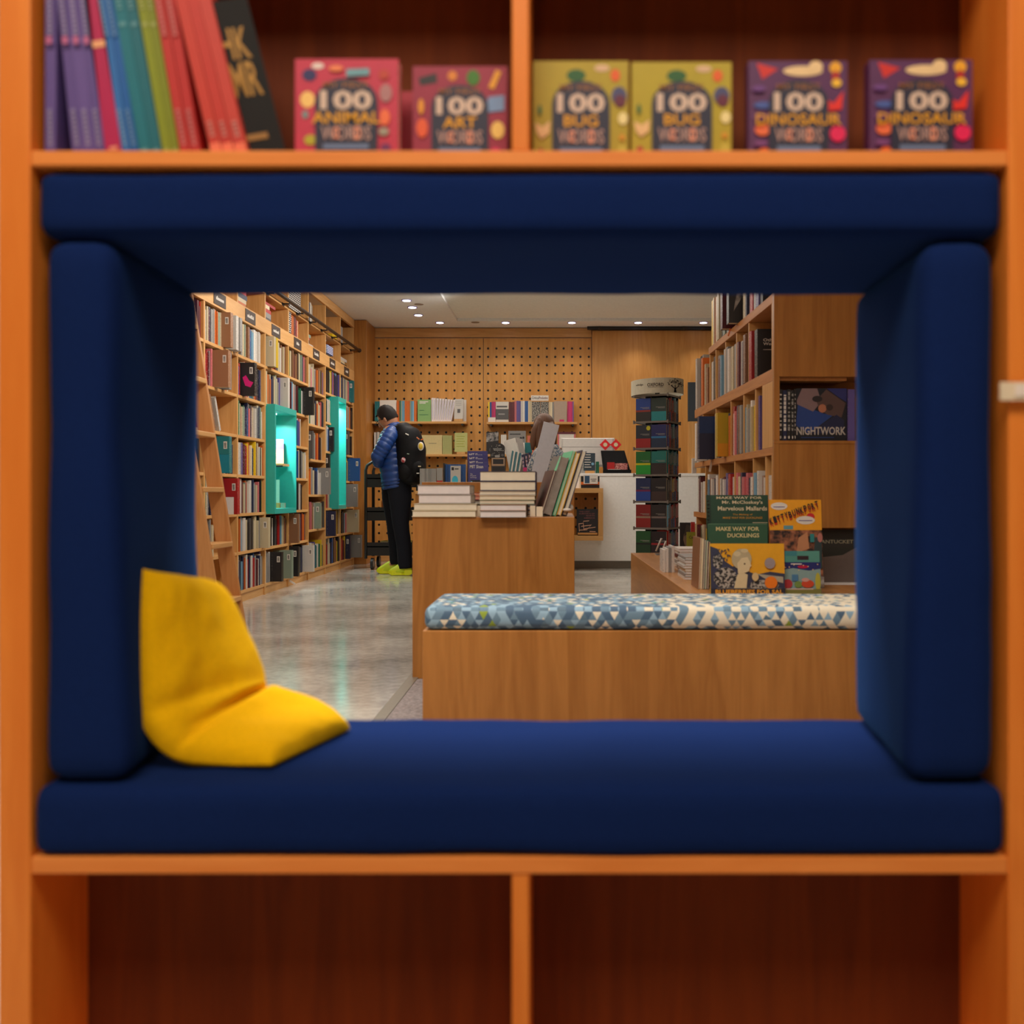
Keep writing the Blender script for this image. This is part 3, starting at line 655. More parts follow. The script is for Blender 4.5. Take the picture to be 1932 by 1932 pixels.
# turquoise display boxes
def display_box(y0, y1, z0, z1, lab, power, cols):
    xf = XF+.07; xb = XF-.30; t = .028; rt = empty('display_niche', ((xf+xb)/2, (y0+y1)/2, z0)); tag(rt, lab, 'display box')
    mb = MB(); mb.box(xb, xf, y0, y0+t, z0, z1, M_TURQ); mb.box(xb, xf, y1-t*.5, y1, z0, z1, M_TURQ)
    mb.box(xb, xf, y0+t, y1-t*.5, z1-t*1.7, z1, M_TURQ); mb.box(xb, xf, y0+t, y1-t*.5, z0, z0+t*1.5, M_TURQ); part('frame', mb, rt, bevel=.002)
    mb = MB(); mb.box(xb-.004, xb+.008, y0+t, y1-t*.5, z0+t*1.5, z1-t*1.7, M_TURQ); part('back_panel', mb, rt)
    mb = MB(); mb.cyl((xf-.13, (y0+y1)/2+.07, z1-t*1.7-.006), (xf-.13, (y0+y1)/2+.07, z1-t*1.7), .03, n=18, mat=emit('display_lamp_glow', (235,250,250), 12)); part('lamp', mb, rt)
    L = area('display_lamp', (xf-.13, (y0+y1)/2+.05, z1-t*1.7-.012), .06, power, (.85,1.0,1.0), spread=math.radians(150)); 
    return rt
display_box(7.62, 8.235, .64, 1.52, 'large turquoise lit display box set in the left bookcase', 7.0, 0)
display_box(9.78, 10.135, .645, 1.80, 'far narrow turquoise lit display box near the pillar', 8.0, 0)
# books inside the first display box
mb = MB()
rt = empty('picture_ledge', (XF-.06, 8.1, 1.02)); tag(rt, 'small wooden ledge inside the large turquoise display box', 'ledge')
mb.box(XF-.14, XF+.02, 8.0, 8.19, 1.035, 1.055, M_WOODY); part('ledge', mb, rt)
mb = MB(); mb.box(XF-.14, XF+.02, 7.995, 8.0, 1.025, 1.04, M_BLACK); part('lip', mb, rt)
book_thing('book', 'sunset-coloured book on the ledge inside the large turquoise box', (XF-.08, 8.10, 1.056), .15, .22, .02, rgbm(120,80,140),
    lambda f: [f.rect(0,1,0,.45,rgbm(244,170,120)), f.rect(0,1,.45,.6,rgbm(226,120,110))], rot=(math.radians(-14), 0, math.radians(16)))
book_thing('book', 'lilac and green book leaning at the bottom of the turquoise box', (XF-.10, 8.03, .684), .16, .25, .02, rgbm(150,110,170),
    lambda f: [f.poly([(.5,0),(1,0),(1,1),(.8,1)],rgbm(130,200,180))], rot=(math.radians(-18), 0, math.radians(16)))
rt = empty('paperback_row', (XF, 7.9, .683))
for q in range(4):
    mb = MB(); mb.box(XF-.11+.04*q, XF-.11+.04*q+.034, 7.97, 8.0, .683, .725, [M_WOODY, cover('c'), M_WOOD, cover('a')][q])
    tag(mb.build('wood_block', loc=(XF-.09+.04*q, 7.985, .683)), ['leftmost', 'second', 'third', 'rightmost'][q]+' small block along the floor of the large turquoise box', 'block', 'small blocks in the turquoise box')
bpy.data.objects.remove(rt)

# library books
def lib_mesh(t, d, h, ck, hard=True, band=None):
    mb = MB(); cm = cover(ck); pg = M_PAGE; b_ = .0025; i = .004 if hard else .0005
    # spine faces +X at x=0, book runs to -d; y 0..t
    mb.box(-.003, 0, 0, t, 0, h, cm); mb.box(-d, -.003, 0, b_, 0, h, cm); mb.box(-d, -.003, t-b_, t, 0, h, cm)
    mb.box(-d+i, -.003, b_, t-b_, i, h-i, pg)
    return mb
CELLS = {
 (0,6): "_40 m2 m3", (0,5): "_38 a2 s2 k2", (0,4): "_42 r2 o2", (0,3): "_42 k2 i2", (0,2): "_42 c2 e2",
 (1,6): "g2 w4 m2 n2 g3 y3 g2 o4 a3 c2 i!6 e3 w!5 w2 g!4 k3", (1,5): "p3 r2 g2 p2 i!!5 d2 g!3 i2 r3 c2 _7", (1,4): "c3/ g3/ i3/ w2/ _30",
 (1,3): "k2 w3 w3 n2 w2 t!!5 k2 g2 k3 g2 k3 k4 k3 _3", (1,2): "e3 c3 k3 d3 b4 n4 v3 r!!4 r2 n3 n3 k3 _2", (1,1): "k4 d3 w3 _26",
 (2,6): "k3 k2 g3 c3 y2 m2 i3 b3 s2 w4 w4 w3 _3", (2,5): "v2 r3 k!!4 c1 r3 p3 c3 b2 t3 o2 m3 n3 n2 c2 _2", (2,4): "a2 e2 c3 p2 c3 e2 n3 b3 p2 g3 r2 w4 w4 n2 c3 n3 a2 w2",
 (2,3): "w3 w3 g2 v2 w2 m3 r4 y2 o3 c3 n3 y4 i2 i2 c4 o3 k2 c2 o1", (2,2): "a3 b3 w4 m2 c3 r3 c4 w5 n2 w3 b2 c3 p2 c2 k3 y2 _2",
 (2,1): "r3 o1 c1 s3 w5 k3 k4 d1 c2 c3 c2 k1 c!4", (2,0): "w2 n3 i2 k2 s2 n2 r2 o1 w4 r3 n2 b2 w3 r2 b2 g3 m2 w2 n2 w2 v2 g3",
 (3,6): "d2 c!3 y!3 w2 m3 r3 d2 c3 w3 i3 i2 _2", (3,5): "o4 o2 i2 o3 n3 n2 c2 c3 c3 v2 w!4 w3 p3 _1", (3,1): "k3 d3 c2 k4 w1 k3 d2 r3 n3 s2 c2 y1 i2 k2",
 (3,0): "w2 g3 k!!5 r1 i3 a!!5", (4,6): "y4 c4 i4 i4 o1 k2 c4 a3 n2 p4 i2 _1", (4,5): "k3 m3 s2 w2 r2 g3 m3 c2 e4 w3 k!!6", (4,4): "d3 k2 c3 m2 w4 b2 v3 c2 _8",
 (4,3): "w3 m2 w2 n3 w3 n2 c3 k2 g3 c3 w2", (4,2): "w4 c3 w3 n3 k2 g2 k3 _7", (4,1): "i!!4 d2 c2 g3 p2 g2 d3 d2 g2 m2 o3 k3 _2", (4,0): "k!!4 o1 g3 r4 g3 n2 k1 w!!4",
 (5,5): "i2 w2 c2 m2 p2 w3 g3 n2 g2 o4 i2 c2 k2 i2 v3 _1", (5,4): "r2 w2 e2 c2 w3 w3 k2 n2 o3 c2 r2 p2 k3 _2", (5,3): "d!4 c3 g2 e2 r3 m3 i2 _3",
 (5,2): "e2 o2 g3 n3 n2 w2 g!!4", (5,1): "c2 k2 p2 i2 c3 a!4 g3 i3 l2", (5,0): "i3 n2 w2 b3 i3 c2 v2 t3 w4 e3 y2 e4 _1",
 (6,6): "w3 k4 k3 e2 y1 k2 v3 n4 s2 n3 v2", (6,5): "m5 c2 w2 a2", (6,4): "n4 w3 b4 k!3", (6,3): "k!4", (6,2): "k3 r5 c2 w1",
 (6,1): "w2 n!!5 w2 m2 b3 e2 y2 i2", (6,0): "k4 r1 g3 w3 n3 k3 i3 m2 y3 k2",
 (7,6): "w3 n2 c3 g2 c3 p2 t!4 w1", (7,5): "c2 r2 w3 p3 i3 g2 o3 k2", (7,4): "g4 d!4 k3", (7,3): "g3 i2 k2 y2 b!!4", (7,2): "k4 g!!4", (7,1): "k3 n2 s2 p2 c!!4 a!2", (7,0): "i3 r4 y1 e2 n!4 g2 w2 g!!3"}
BAYN = {0:'bay at the nook edge',1:'ladder bay',2:'bay before the large turquoise box',3:'large turquoise box bay',
        4:'bay after the large turquoise box',5:'bay with an empty gap',6:'narrow turquoise box bay',7:'last bay'}
ORD = ['first','second','third','fourth','fifth','sixth','seventh','eighth','ninth','tenth','eleventh','twelfth','13th','14th','15th','16th','17th','18th','19th','20th','21st','22nd','23rd','24th','25th','26th','27th','28th','29th','30th','31st','32nd','33rd','34th','35th','36th','37th','38th','39th','40th','41st','42nd','43rd','44th','45th','46th','47th','48th']
SHN = ['bottom shelf','second shelf up','third shelf up','fourth shelf up','fifth shelf up','sixth shelf up','seventh shelf up']
def tokens(st):
    out = []
    for tk in st.split():
        c = tk[0]; pr = tk.count('!'); ln = '/' in tk; n = tk[1:].replace('!', '').replace('/', '')
        out.append((c, float(n) if n else 2.0, pr, ln))
    return out
MIX = {'w':'wcgwcg','c':'cwgia','g':'gwdc','k':'kdkn','d':'kgd','n':'nbkn','b':'nsw','r':'rmo','m':'mrk','o':'oci','y':'ycl','i':'icm','s':'sgw','t':'tsg','e':'eac','a':'acg','p':'pcw','v':'vnp'}
rest = MB(); nind = 0; NLIB = 172
order = sorted(CELLS.keys(), key=lambda k: (k[0] == 0, k[0], -k[1]))
for (bay, row) in order:
    tk = tokens(CELLS[(bay, row)]); y0 = by[bay]+.016; y1 = by[bay+1]-.016
    if bay == 6 and 2 <= row <= 5: y1 = 9.765
    shelves = SH[bay]; z = shelves[row]; top = (shelves[row+1] if row+1 < len(shelves) else 2.095)-.024
    if bay == 3 and row == 5: z = 1.526
    tot = sum(t for _, t, _, _ in tk); wid = y1-y0; k = wid/tot; y = y0; num = 0
    rnd = random.Random(bay*31+row)
    for (c, t, pr, ln) in tk:
        tt = t*k
        if c == '_': y += tt; continue
        parts_ = [(c, tt)] if (pr or ln or tt < .037) else [(c, tt*.54), (rnd.choice(MIX.get(c, 'wcgdi')), tt*.46)]
        for (c, tt) in parts_:
          # split thick spines so books keep a believable thickness
          tb = min(tt, .052)-.0008; num += 1
          gap = top-z-.006; h = min(gap, rnd.uniform(.205, .262) if not pr else rnd.uniform(.235, .27)); d = rnd.uniform(.15, .2)
          prot = {0: rnd.uniform(-.012, .006), 1: .065 if bay < 4 else .045, 2: .105 if bay < 3 else .09}[pr]
          if bay == 7 and pr == 2: prot = .12
          xs = XF-.012+prot
          lab = '%s%s book, %s from left, %s, %s' % ('protruding ' if pr else ('thick ' if tb > .04 else 'slim ' if tb < .02 else ''), CN[c], ORD[num-1], SHN[row], BAYN[bay])
          if nind < NLIB:
              mb = lib_mesh(tb, d, h, c, rnd.random() < .5)
              if pr:
                  f = Face(mb, (xs-d*0-0, 0, 0), (1,0,0), (0,0,1), .1, h); f.O = Vector((-.1, 0, 0)); f.N = Vector((0,-1,0)); f.w = .1
                  if c == 'k' and bay == 2: f.poly([(.1,.55),(.35,.62),(.6,.45),(.9,.40),(.7,.25),(.3,.3)], rgbm(200,20,110))
                  f.barcode(.62, .86, .66, .86)
                  if c == 'r': f.rect(.1, .75, 0, .48, plain('w'))
                  if c == 't': f.rect(0, 1, 0, .5, rgbm(0,120,140))
              o = mb.build('library_book', None); 
              if ln: o.location = (xs, y+.02+num*.012, z+.0008); o.rotation_euler = (math.radians(24), 0, 0); y += .03
              else: o.location = (xs, y, z+.0004)
              if not ln and rnd.random() < .22 and num > 2: o.rotation_euler = (math.radians(rnd.uniform(.3, 1.2)), 0, 0)
              tag(o, lab, 'book', 'books in the left wall bookcase'); nind += 1
          else:
              mb = lib_mesh(tb, d, h, c)
              if pr: 
                  f = Face(mb, (-.1, 0, 0), (1,0,0), (0,0,1), .1, h); f.N = Vector((0,-1,0)); f.barcode(.62, .86, .66, .86)
              for fi, ff in enumerate(mb.f): pass
              off = len(rest.v); T = Matrix.Translation((xs, y, z+.0004))
              idx = [rest.mi(q) for q in mb.mats]; rest.v += [T @ q for q in mb.v]; rest.f += [[off+a for a in ff] for ff in mb.f]; rest.m += [idx[a] for a in mb.m]
          y += tt
ro = rest.build('library_books', loc=(XF, 9.7, .1)); tag(ro, 'many far small books filling the last bays of the left bookcase', 'books', kind='stuff')

# upper cells of the left bookcase: lying stacks and odd things
def stack(items, x0, z, y0, group, base, cat='book', rotz=None):
    """items: list of (label, colour, along_y, depth_x, height, dy)"""
    for q, (lab, c, ly_, dx, hh, dy) in enumerate(items):
        cm = cover(c) if isinstance(c, str) else c; mb = MB(); b_ = .0025
        xa, xb_ = x0-dx, x0; ya, yb = y0+dy, y0+dy+ly_
        mb.box(xa, xb_, ya, yb, z, z+b_, cm); mb.box(xa, xb_, ya, yb, z+hh-b_, z+hh, cm); mb.box(xb_-.003, xb_, ya, yb, z+b_, z+hh-b_, cm)
        mb.box(xa, xb_-.003, ya+.004, yb-.004, z+b_, z+hh-b_, M_PAGE)
        tag(mb.build('book', loc=((xa+xb_)/2, (ya+yb)/2, z)), lab, cat, group); z += hh+.0006
ZU = 2.1104; ZU = 2.194+.0; ZT = 2.4164
for i in range(0, 8):   # raise: the cell floor is the top of the sign board
    mb = MB(); mb.box(XBK, XF-.021, by[i]+.013, by[i+1]-.013, 2.178, 2.194, M_WOODY); mb.build('shelf', bpy.data.objects['wall_bookcase'])
ZU = 2.1945
stack([('black magazine at the bottom of the stack above the second sign', 'k', .26, .2, .02, 0), ('orange-edged book second in the stack above the second sign', 'o', .24, .2, .015, 0), ('cream magazine third in the stack above the second sign', 'c', .25, .2, .03, .0),
       ('navy magazine fourth in the stack above the second sign', 'n', .27, .21, .035, 0), ('red-topped book high in the stack above the second sign', 'r', .24, .2, .03, .01), ('grey photo book topmost of the stack above the second sign', M_PHOTO, .26, .2, .05, 0)], XF-.03, ZU, by[2]+.03, 'lying books above the signs', '')
stack([('dark grey book at the bottom of the stack with red books', 'd', .22, .18, .035, 0), ('grey book second in the stack with red books', 'g', .22, .18, .04, 0), ('red book third in the stack with red books', 'r', .2, .18, .03, .02), ('cream book fourth in the stack with red books', 'c', .18, .16, .03, 0), ('bright red book topmost and jutting out of its stack', 'r', .26, .2, .022, .08)], XF-.03, ZU, by[3]+.03, 'lying books above the third sign', '')
def lying_box(name, lab, cat, mat, x0, x1, y0, y1, z0, z1, group=None):
    mb = MB(); mb.box(x0, x1, y0, y1, z0, z1, mat); return tag(mb.build(name, loc=((x0+x1)/2, (y0+y1)/2, z0), bevel=.002), lab, cat, group)
lying_box('gift_box', 'black and white dash-patterned box above the fourth sign', 'box', M_DASH, XF-.22, XF-.02, by[4]+.02, by[4]+.16, ZU, ZU+.2)
lying_box('gift_box', 'large black and white dash-patterned box on the topmost shelf', 'box', M_DASH, XF-.3, XF-.03, by[4]+.02, by[4]+.50, ZT, ZT+.25)
yy = by[4]+.17
for q, (c, t) in enumerate((('o', .1), ('m', .07), ('r', .04), ('c', .02), ('o', .02))):
    mb = lib_mesh(t-.002, .2, .19 if q < 2 else .17, c); o = mb.build('library_book'); o.location = (XF-.03, yy, ZU); yy += t
    tag(o, '%s book %s above the fourth sign' % (CN[c], ['standing beside the dash-patterned box', 'right of the wide orange one', 'third after the dash-patterned box', 'fourth after the dash-patterned box', 'last of the row'][q]), 'book', 'standing books above the fourth sign')
yy = by[5]+.03
for q, c in enumerate('rkckgkcngwcg'):
    t = .024; mb = lib_mesh(t-.003, .2, .22-.01*(q % 3), c); o = mb.build('magazine'); o.location = (XF-.05, yy, ZT); yy += t+.002
    tag(o, '%s magazine, %s from left on the topmost shelf' % (CN[c], ORD[q]), 'magazine', 'magazines on the topmost shelf')
stack([('cream pamphlet lying at the foot of the small stack above fifth sign', 'c', .3, .15, .012, .1), ('white pamphlet second in the small stack above the fifth sign', 'w', .2, .15, .015, .06), ('dark book third in the small stack above the fifth sign', 'd', .12, .15, .03, 0), ('peach book fourth in the small stack above the fifth sign', 'p', .12, .15, .025, 0), ('sage book topmost of the small stack above the fifth sign', 'a', .17, .15, .03, 0)], XF-.03, ZU, by[5]+.03, 'lying pamphlets above the fifth sign', '')
lying_box('storage_box', 'dark box under the blue striped box', 'box', flat('dark_card', (60,50,46), .6), XF-.2, XF-.02, by[6]+.03, by[6]+.30, ZU, ZU+.035)
lying_box('storage_box', 'blue and white striped box below a crumpled bag', 'box', stripe_mat('blue_white_stripes', (214,214,220), (52,84,160), 60), XF-.2, XF-.02, by[6]+.16, by[6]+.40, ZU+.036, ZU+.125)
lying_box('storage_box', 'black and white striped box beside the blue striped one', 'box', stripe_mat('black_white_stripes', (210,204,196), (30,28,30), 60), XF-.2, XF-.03, by[6]+.02, by[6]+.155, ZU+.036, ZU+.125)
mb = MB(); mb.ell((0,0,0), (.07,.12,.05), flat('white_plastic_bag', (220,208,196), .35))
mb.v = [q*(1+.35*noise.noise(q*22)) for q in mb.v]; mb.v = [Vector((q.x, q.y, max(q.z, -.04))) for q in mb.v]
tag(mb.build('plastic_bag', smooth=False, loc=(0,0,-.04)), 'crumpled white plastic bag on the striped boxes', 'bag'); bpy.context.scene.collection.objects[-1]
bg = bpy.data.objects['plastic_bag']; bg.location = (XF-.11, by[6]+.19, ZU+.126)
stack([('black book at the bottom of the stack above the last sign', 'k', .3, .18, .03, .1), ('cream book in the middle of the stack above the last sign', 'c', .3, .18, .03, .0), ('white book topmost of the stack above the last sign', 'w', .38, .18, .03, .02)], XF-.03, ZU, by[7]+.03, 'lying books above the last sign', '')
lying_box('box_file', 'small yellow-ended box on the topmost shelf', 'box', cover('y'), XF-.2, XF-.02, by[6]+.38, by[6]+.56, ZT, ZT+.05)
lying_box('box_file', 'grey and white standing folder on the topmost shelf beside the pillar', 'folder', cover('g'), XF-.2, XF-.02, by[7]+.03, by[7]+.19, ZT, ZT+.19)
# paper strips hanging from shelves
mb = MB(); mb.prism([P(374,720,6.2), P(378,720,6.2), P(389,741,6.05), P(385,743,6.05)], (0,.001,0), plain('w')); tag(mb.build('paper_strip', loc=P(380,730,6.1)), 'white paper strip hanging beside the nook edge', 'paper')
mb = MB(); mb.prism([P(545,1094,8.3)+Vector((-.02,0,0)), P(548,1094,8.3), P(558,1101,8.2), P(555,1103,8.2)], (0,.001,.0), plain('w')); tag(mb.build('paper_strip', loc=P(550,1098,8.25)), 'white paper strip poking out under the bottom shelf', 'paper')

# ------------------------------------------------------------ ceiling downlights
M_GLOW = emit('downlight_glow', (235,225,255), 9.0); M_TRIM = flat('downlight_ring', (150,140,200), .4)
DL = [(-1.585,9.74),(-1.583,10.1),(-1.585,10.54),(-1.405,11.0),(-.648,11.0),(.116,11.0),(.88,11.0),(1.633,11.0)]
DN = ['nearest of the three in the line over the aisle','middle of the three in the line over the aisle','farthest of the three in the line over the aisle',
      'leftmost in the row before the back wall','second in the row before the back wall','third in the row before the back wall','fourth in the row before the back wall','fifth in the row before the back wall']
for (x, y), nm in zip(DL, DN):
    rt = empty('downlight', (x, y, 2.779)); tag(rt, 'small round recessed ceiling light, '+nm, 'ceiling light', 'recessed ceiling lights')
    mb = MB(); mb.cyl((0,0,-.006), (0,0,0), .052, n=20, mat=M_TRIM); mb.build('trim_ring', rt, local=True)
    mb = MB(); mb.cyl((0,0,-.009), (0,0,-.006), .040, n=20, mat=M_GLOW); mb.build('lens', rt, local=True)
    d = bpy.data.lights.new('downlight_beam', 'SPOT'); d.energy = 11 if y > 10.9 else 18; d.color = (1.0,.90,.78); d.spot_size = math.radians(110); d.spot_blend = .8; d.shadow_soft_size = .04
    o = bpy.data.objects.new('downlight_beam', d); C.objects.link(o); o.location = (0,0,-.02); o.parent = rt
for x, y, s in ((-1.49, 9.95, .03), (-.997, 11.0, .03)):
    mb = MB(); mb.cyl((x, y, 2.776), (x, y, 2.779), s*1.6, n=18, mat=flat('grey_ceiling_cap', (150,136,122), .6))
    tag(mb.build('sprinkler_cap', loc=(x, y, 2.776)), 'flat grey sprinkler cap '+('beside the line of three lights' if x < -1.2 else 'between two lights of the back row'), 'sprinkler cap')

# ------------------------------------------------------------ pegboard shelves and their books
def wall_shelf(px0, px1, py, lab):
    y0 = YB-.2; x0, x1 = XX(px0, y0), XX(px1, y0); z = ZZ(py, y0); rt = empty('wall_shelf', ((x0+x1)/2, y0+.1, z)); tag(rt, lab, 'shelf', 'shelves on the perforated board')
    mb = MB(); mb.box(x0, x1, y0, YB-.001, z-.026, z, M_WOODX); part('board', mb, rt, bevel=.002)
    for q in range(3):
        x = x0+.05+(x1-x0-.1)*q/2; mb = MB(); mb.cyl((x, y0+.01, z-.034), (x, YB+.015, z-.034), .014, n=12, mat=M_BLACK); part('peg', mb, rt)
    return z
zA = wall_shelf(700, 880, 795, 'upper left wooden shelf on the perforated board')
zB = wall_shelf(918, 1089, 796, 'upper right wooden shelf on the perforated board')
zC = wall_shelf(700, 882, 857, 'lower left wooden shelf on the perforated board')
zD = wall_shelf(916, 1089, 857, 'lower right wooden shelf on the perforated board')
def spine_row(seq, px, z, y0, group, where, pyt, lean=0):
    """seq of (colour, widthpx); spines facing the camera"""
    for q, (c, wpx) in enumerate(seq):
        t = wpx*y0/FP; x = XX(px, y0); h = ZZ(pyt, y0)-z-random.uniform(0, .006); cm = cover(c) if isinstance(c, str) else c; mb = MB()
        d = .13; mb.box(0, t-.0006, 0, .002, 0, h, cm); mb.box(0, .0015, .002, d, 0, h, cm); mb.box(t-.0021, t-.0006, .002, d, 0, h, cm); mb.box(.0015, t-.0021, .002, d-.002, .002, h-.002, M_PAGE)
        a = lean*q
        o = mb.build('journal'); o.location = (x, y0, z+.0006); o.rotation_euler = (0, a, 0)
        cn = CN[c] if isinstance(c, str) else 'grey patterned'
        tag(o, '%s thin book, %s from left in %s' % (cn, ORD[q], where), 'book', group); px += wpx
ys = YB-.17
spine_row([('t',4.5),('t',4.5)], 707, zA, ys, 'teal journals', 'the pair behind the shopper\'s head', 757)
book_thing('journal', 'large pale grid-patterned journal behind the shopper\'s head', (XX(732, ys), ys, zA+.0005), 31*ys/FP, ZZ(755, ys)-zA, .03, cover('w'))
spine_row([('o',2.6),('o',2.6),('e',2.4),('a',2.4),('s',2.6),('s',2.4),('o',2.6),('o',2.6),('o',2.4),('o',2.4),('a',2.4),('s',2.6),('s',2.6),('o',2.4),('o',2.4)], 748.5, zA, ys, 'colour-coded journals', 'the striped run on the upper left shelf', 756)
def art_lines(col, n=4, v0=.8, s=.13):
    def a(f):
        for q in range(n): f.rect(.14, .8-.08*(q % 2), v0-q*s, v0-q*s+.025, col)
    return a
book_thing('journal', 'green journal facing out on the upper left shelf', (XX(800.5, ys), ys, zA+.0005), 25*ys/FP, ZZ(754, ys)-zA, .03, flat('soft_green_cover', (130,170,104), .6), lambda f: [f.rect(.14,.8,.88,.92,plain('w')), f.rect(.14,.6,.82,.86,plain('w')), f.rect(.14,.5,.5,.52,plain('e')), f.rect(.14,.8,.3,.32,plain('e'))])
for q in range(9):
    t = .026; x = XX(814, ys)+q*t; mb = MB(); h = ZZ(751, ys)-zA-.002*q; mb.box(0, t-.001, 0, .14, 0, h, M_PAGEW); mb.box(t*.35, t*.6, -.0008, 0, .02, h-.02, flat('lilac_spine_line', (170,160,190), .6))
    o = mb.build('white_journal'); o.location = (x, ys, zA+.0015); o.rotation_euler = (0, math.radians(1.6*max(0, q-1)), 0); tag(o, 'white journal, %s from left in the fanned white row' % ORD[q], 'book', 'fanned white journals')
book_thing('booklet', 'white booklet with a small grey square on a wooden block', (XX(865, ys-.02), ys-.02, zA+.03), 17*ys/FP, .235, .012, 'w', lambda f: [f.rect(.35,.68,.30,.50,plain('d'))]+[f.rect(.15,.8,.88-.1*q,.90-.1*q,plain('g')) for q in range(3)], rot=(math.radians(-6),0,math.radians(-8)))
book_thing('booklet', 'plain white booklet behind the one with a grey square', (XX(874, ys+.06), ys+.06, zA+.0005), 11*ys/FP, .26, .03, 'w')
lying_box('book_rest', 'small wooden rest under the white booklet', 'book rest', M_WOOD, XX(857, ys), XX(873, ys), ys-.03, ys+.04, zA+.0002, zA+.028)
# right upper shelf
spine_row([('y',3),('b',3.5),('h',3.5),('h',4)], 921, zB, ys, 'four-colour journals', 'the yellow to magenta set', 758)
mb = MB(); mb.box(XX(921, ys-.002), XX(935, ys-.002), ys-.003, ys-.001, zB+.001, zB+.055, plain('w')); tag(mb.build('paper_band', loc=(XX(928, ys), ys, zB)), 'white paper band around the yellow to magenta journals', 'paper band')
book_thing('journal', 'white journal with a dark photo panel on the upper right shelf', (XX(947.5, ys), ys, zB+.0005), 24*ys/FP, ZZ(758, ys)-zB, .03, 'w', lambda f: [f.rect(0,1,.12,.64,plain('d')), f.rect(.06,.9,.72,.80,plain('d')), f.rect(.2,.7,.36,.42,plain('g'))])
spine_row([('m',3.3),('m',3.3),('m',3.3)], 960.3, zB, ys, 'maroon journals', 'the maroon trio', 758)
spine_row([('p',4),('v',4),('v',4),('w',4),('w',3.5),('b',6.5),('c',2.3),('c',2.2),('c',2.2)], 970.6, zB, ys, 'mixed journals', 'the pink to cream run', 756)
book_thing('journal', 'grainy grey journal, left one under the white header card', (XX(1011.5, ys), ys, zB+.0005), 16*ys/FP, ZZ(758, ys)-zB, .03, M_BW)
book_thing('journal', 'grainy grey journal, right one under the white header card', (XX(1027.5, ys), ys, zB+.0005), 15*ys/FP, ZZ(758, ys)-zB, .03, M_BW)
mb = MB(); x0, x1 = XX(1002, ys-.01), XX(1035, ys-.01); z0, z1 = ZZ(756, ys-.01), ZZ(746, ys-.01); mb.box(x0, x1, ys-.012, ys-.003, z0, z1, plain('w'))
rt = tag(mb.build('header_card', loc=((x0+x1)/2, ys-.008, z0)), 'white header card with dark and red lettering above the grainy journals', 'sign')
mb = MB(); f = Face(mb, (x0, ys-.012, z0), (1,0,0), (0,0,1), x1-x0, z1-z0); f.text('Critical', .05, .44, .28, .8, plain('k'), .01); f.text('Productive', .46, .95, .28, .8, plain('m'), .01); mb.build('lettering', rt)
spine_row([('c',3.2),('c',3.2),('g',3.2)], 1035.6, zB, ys, 'cream journals', 'the cream trio right of the header card', 758)
book_thing('journal', 'taupe journal with a small pink label on the upper right shelf', (XX(1057.5, ys), ys, zB+.0005), 24*ys/FP, ZZ(757, ys)-zB, .03, flat('taupe_cover', (172,150,132), .6), lambda f: f.rect(.42,.78,.02,.12,plain('h')))
spine_row([('h',3.3),('h',3.3),('h',3.3),('v',2)], 1070.5, zB, ys, 'magenta journals', 'the magenta end set', 757)
# lower left shelf
spine_row([('w',3),('g',3),('w',3)], 706, zC, ys, 'pale journals by the shopper', 'the pale set beside the shopper\'s chest', 815)
book_thing('journal', 'tan wide journal facing out beside the backpack', (XX(813, ys), ys, zC+.0005), 42*ys/FP, ZZ(821, ys)-zC, .03, flat('tan_linen_cover', (206,184,130), .7), lambda f: f.rect(.4,.75,.56,.58,plain('d')))
spine_row([(flat('olive_linen', (166,164,104), .7),2.2)]*8, 835, zC, ys, 'olive journals', 'the olive run', 821)
book_thing('journal', 'pale olive journal at the end of the lower left shelf', (XX(869.5, ys-.02), ys-.02, zC+.028), 24*ys/FP, .225, .02, flat('pale_olive_cover', (176,174,104), .6), art_lines(plain('l'), 5), rot=(math.radians(-4),0,0))
lying_box('book_rest', 'small wooden rest under the pale olive journal', 'book rest', M_WOOD, XX(862, ys), XX(878, ys), ys-.03, ys+.04, zC+.0002, zC+.026)
# lower right shelf
book_thing('journal', 'black and white photo journal at the left of the lower right shelf', (XX(929, ys), ys, zD+.0005), 23*ys/FP, ZZ(815, ys)-zD, .03, 'k', lambda f: [f.poly([(0,.55),(1,.62),(1,1),(0,.93)],M_PHOTO), f.ell(.5,.2,.25,.14,plain('d')), f.ell(.5,.2,.18,.09,plain('k'))])
spine_row([('w',3.5),('w',3.5),('w',3.5)], 945, zD, ys, 'short white journals', 'the short white trio', 820)
book_thing('journal', 'grey journal with a small dark emblem on the lower right shelf', (XX(975.5, ys), ys, zD+.0005), 33*ys/FP, ZZ(813, ys)-zD, .02, 'g', lambda f: [f.rect(.08,.7,.84,.88,plain('k')), f.ell(.72,.68,.07,.06,plain('k')), f.ell(.86,.71,.06,.05,plain('k')), f.rect(0,1,0,.5,plain('w'))])
book_thing('journal', 'small coral pink journal on the lower right shelf', (XX(1001.5, ys), ys, zD+.0005), 13*ys/FP, ZZ(822, ys)-zD, .02, flat('coral_cover', (206,108,84), .6))
book_thing('framed_print', 'white frame with a red speckled border beside the computer', (XX(1069, ys), ys, zD+.0005), 34*ys/FP, ZZ(815, ys)-zD, .02, 'w', lambda f: [f.rect(0,1,.9,1,plain('m')), f.rect(0,.09,0,.9,plain('p')), f.rect(.91,1,0,.9,plain('p')), f.rect(.14,.86,.0,.84,plain('w'))], cat='frame')

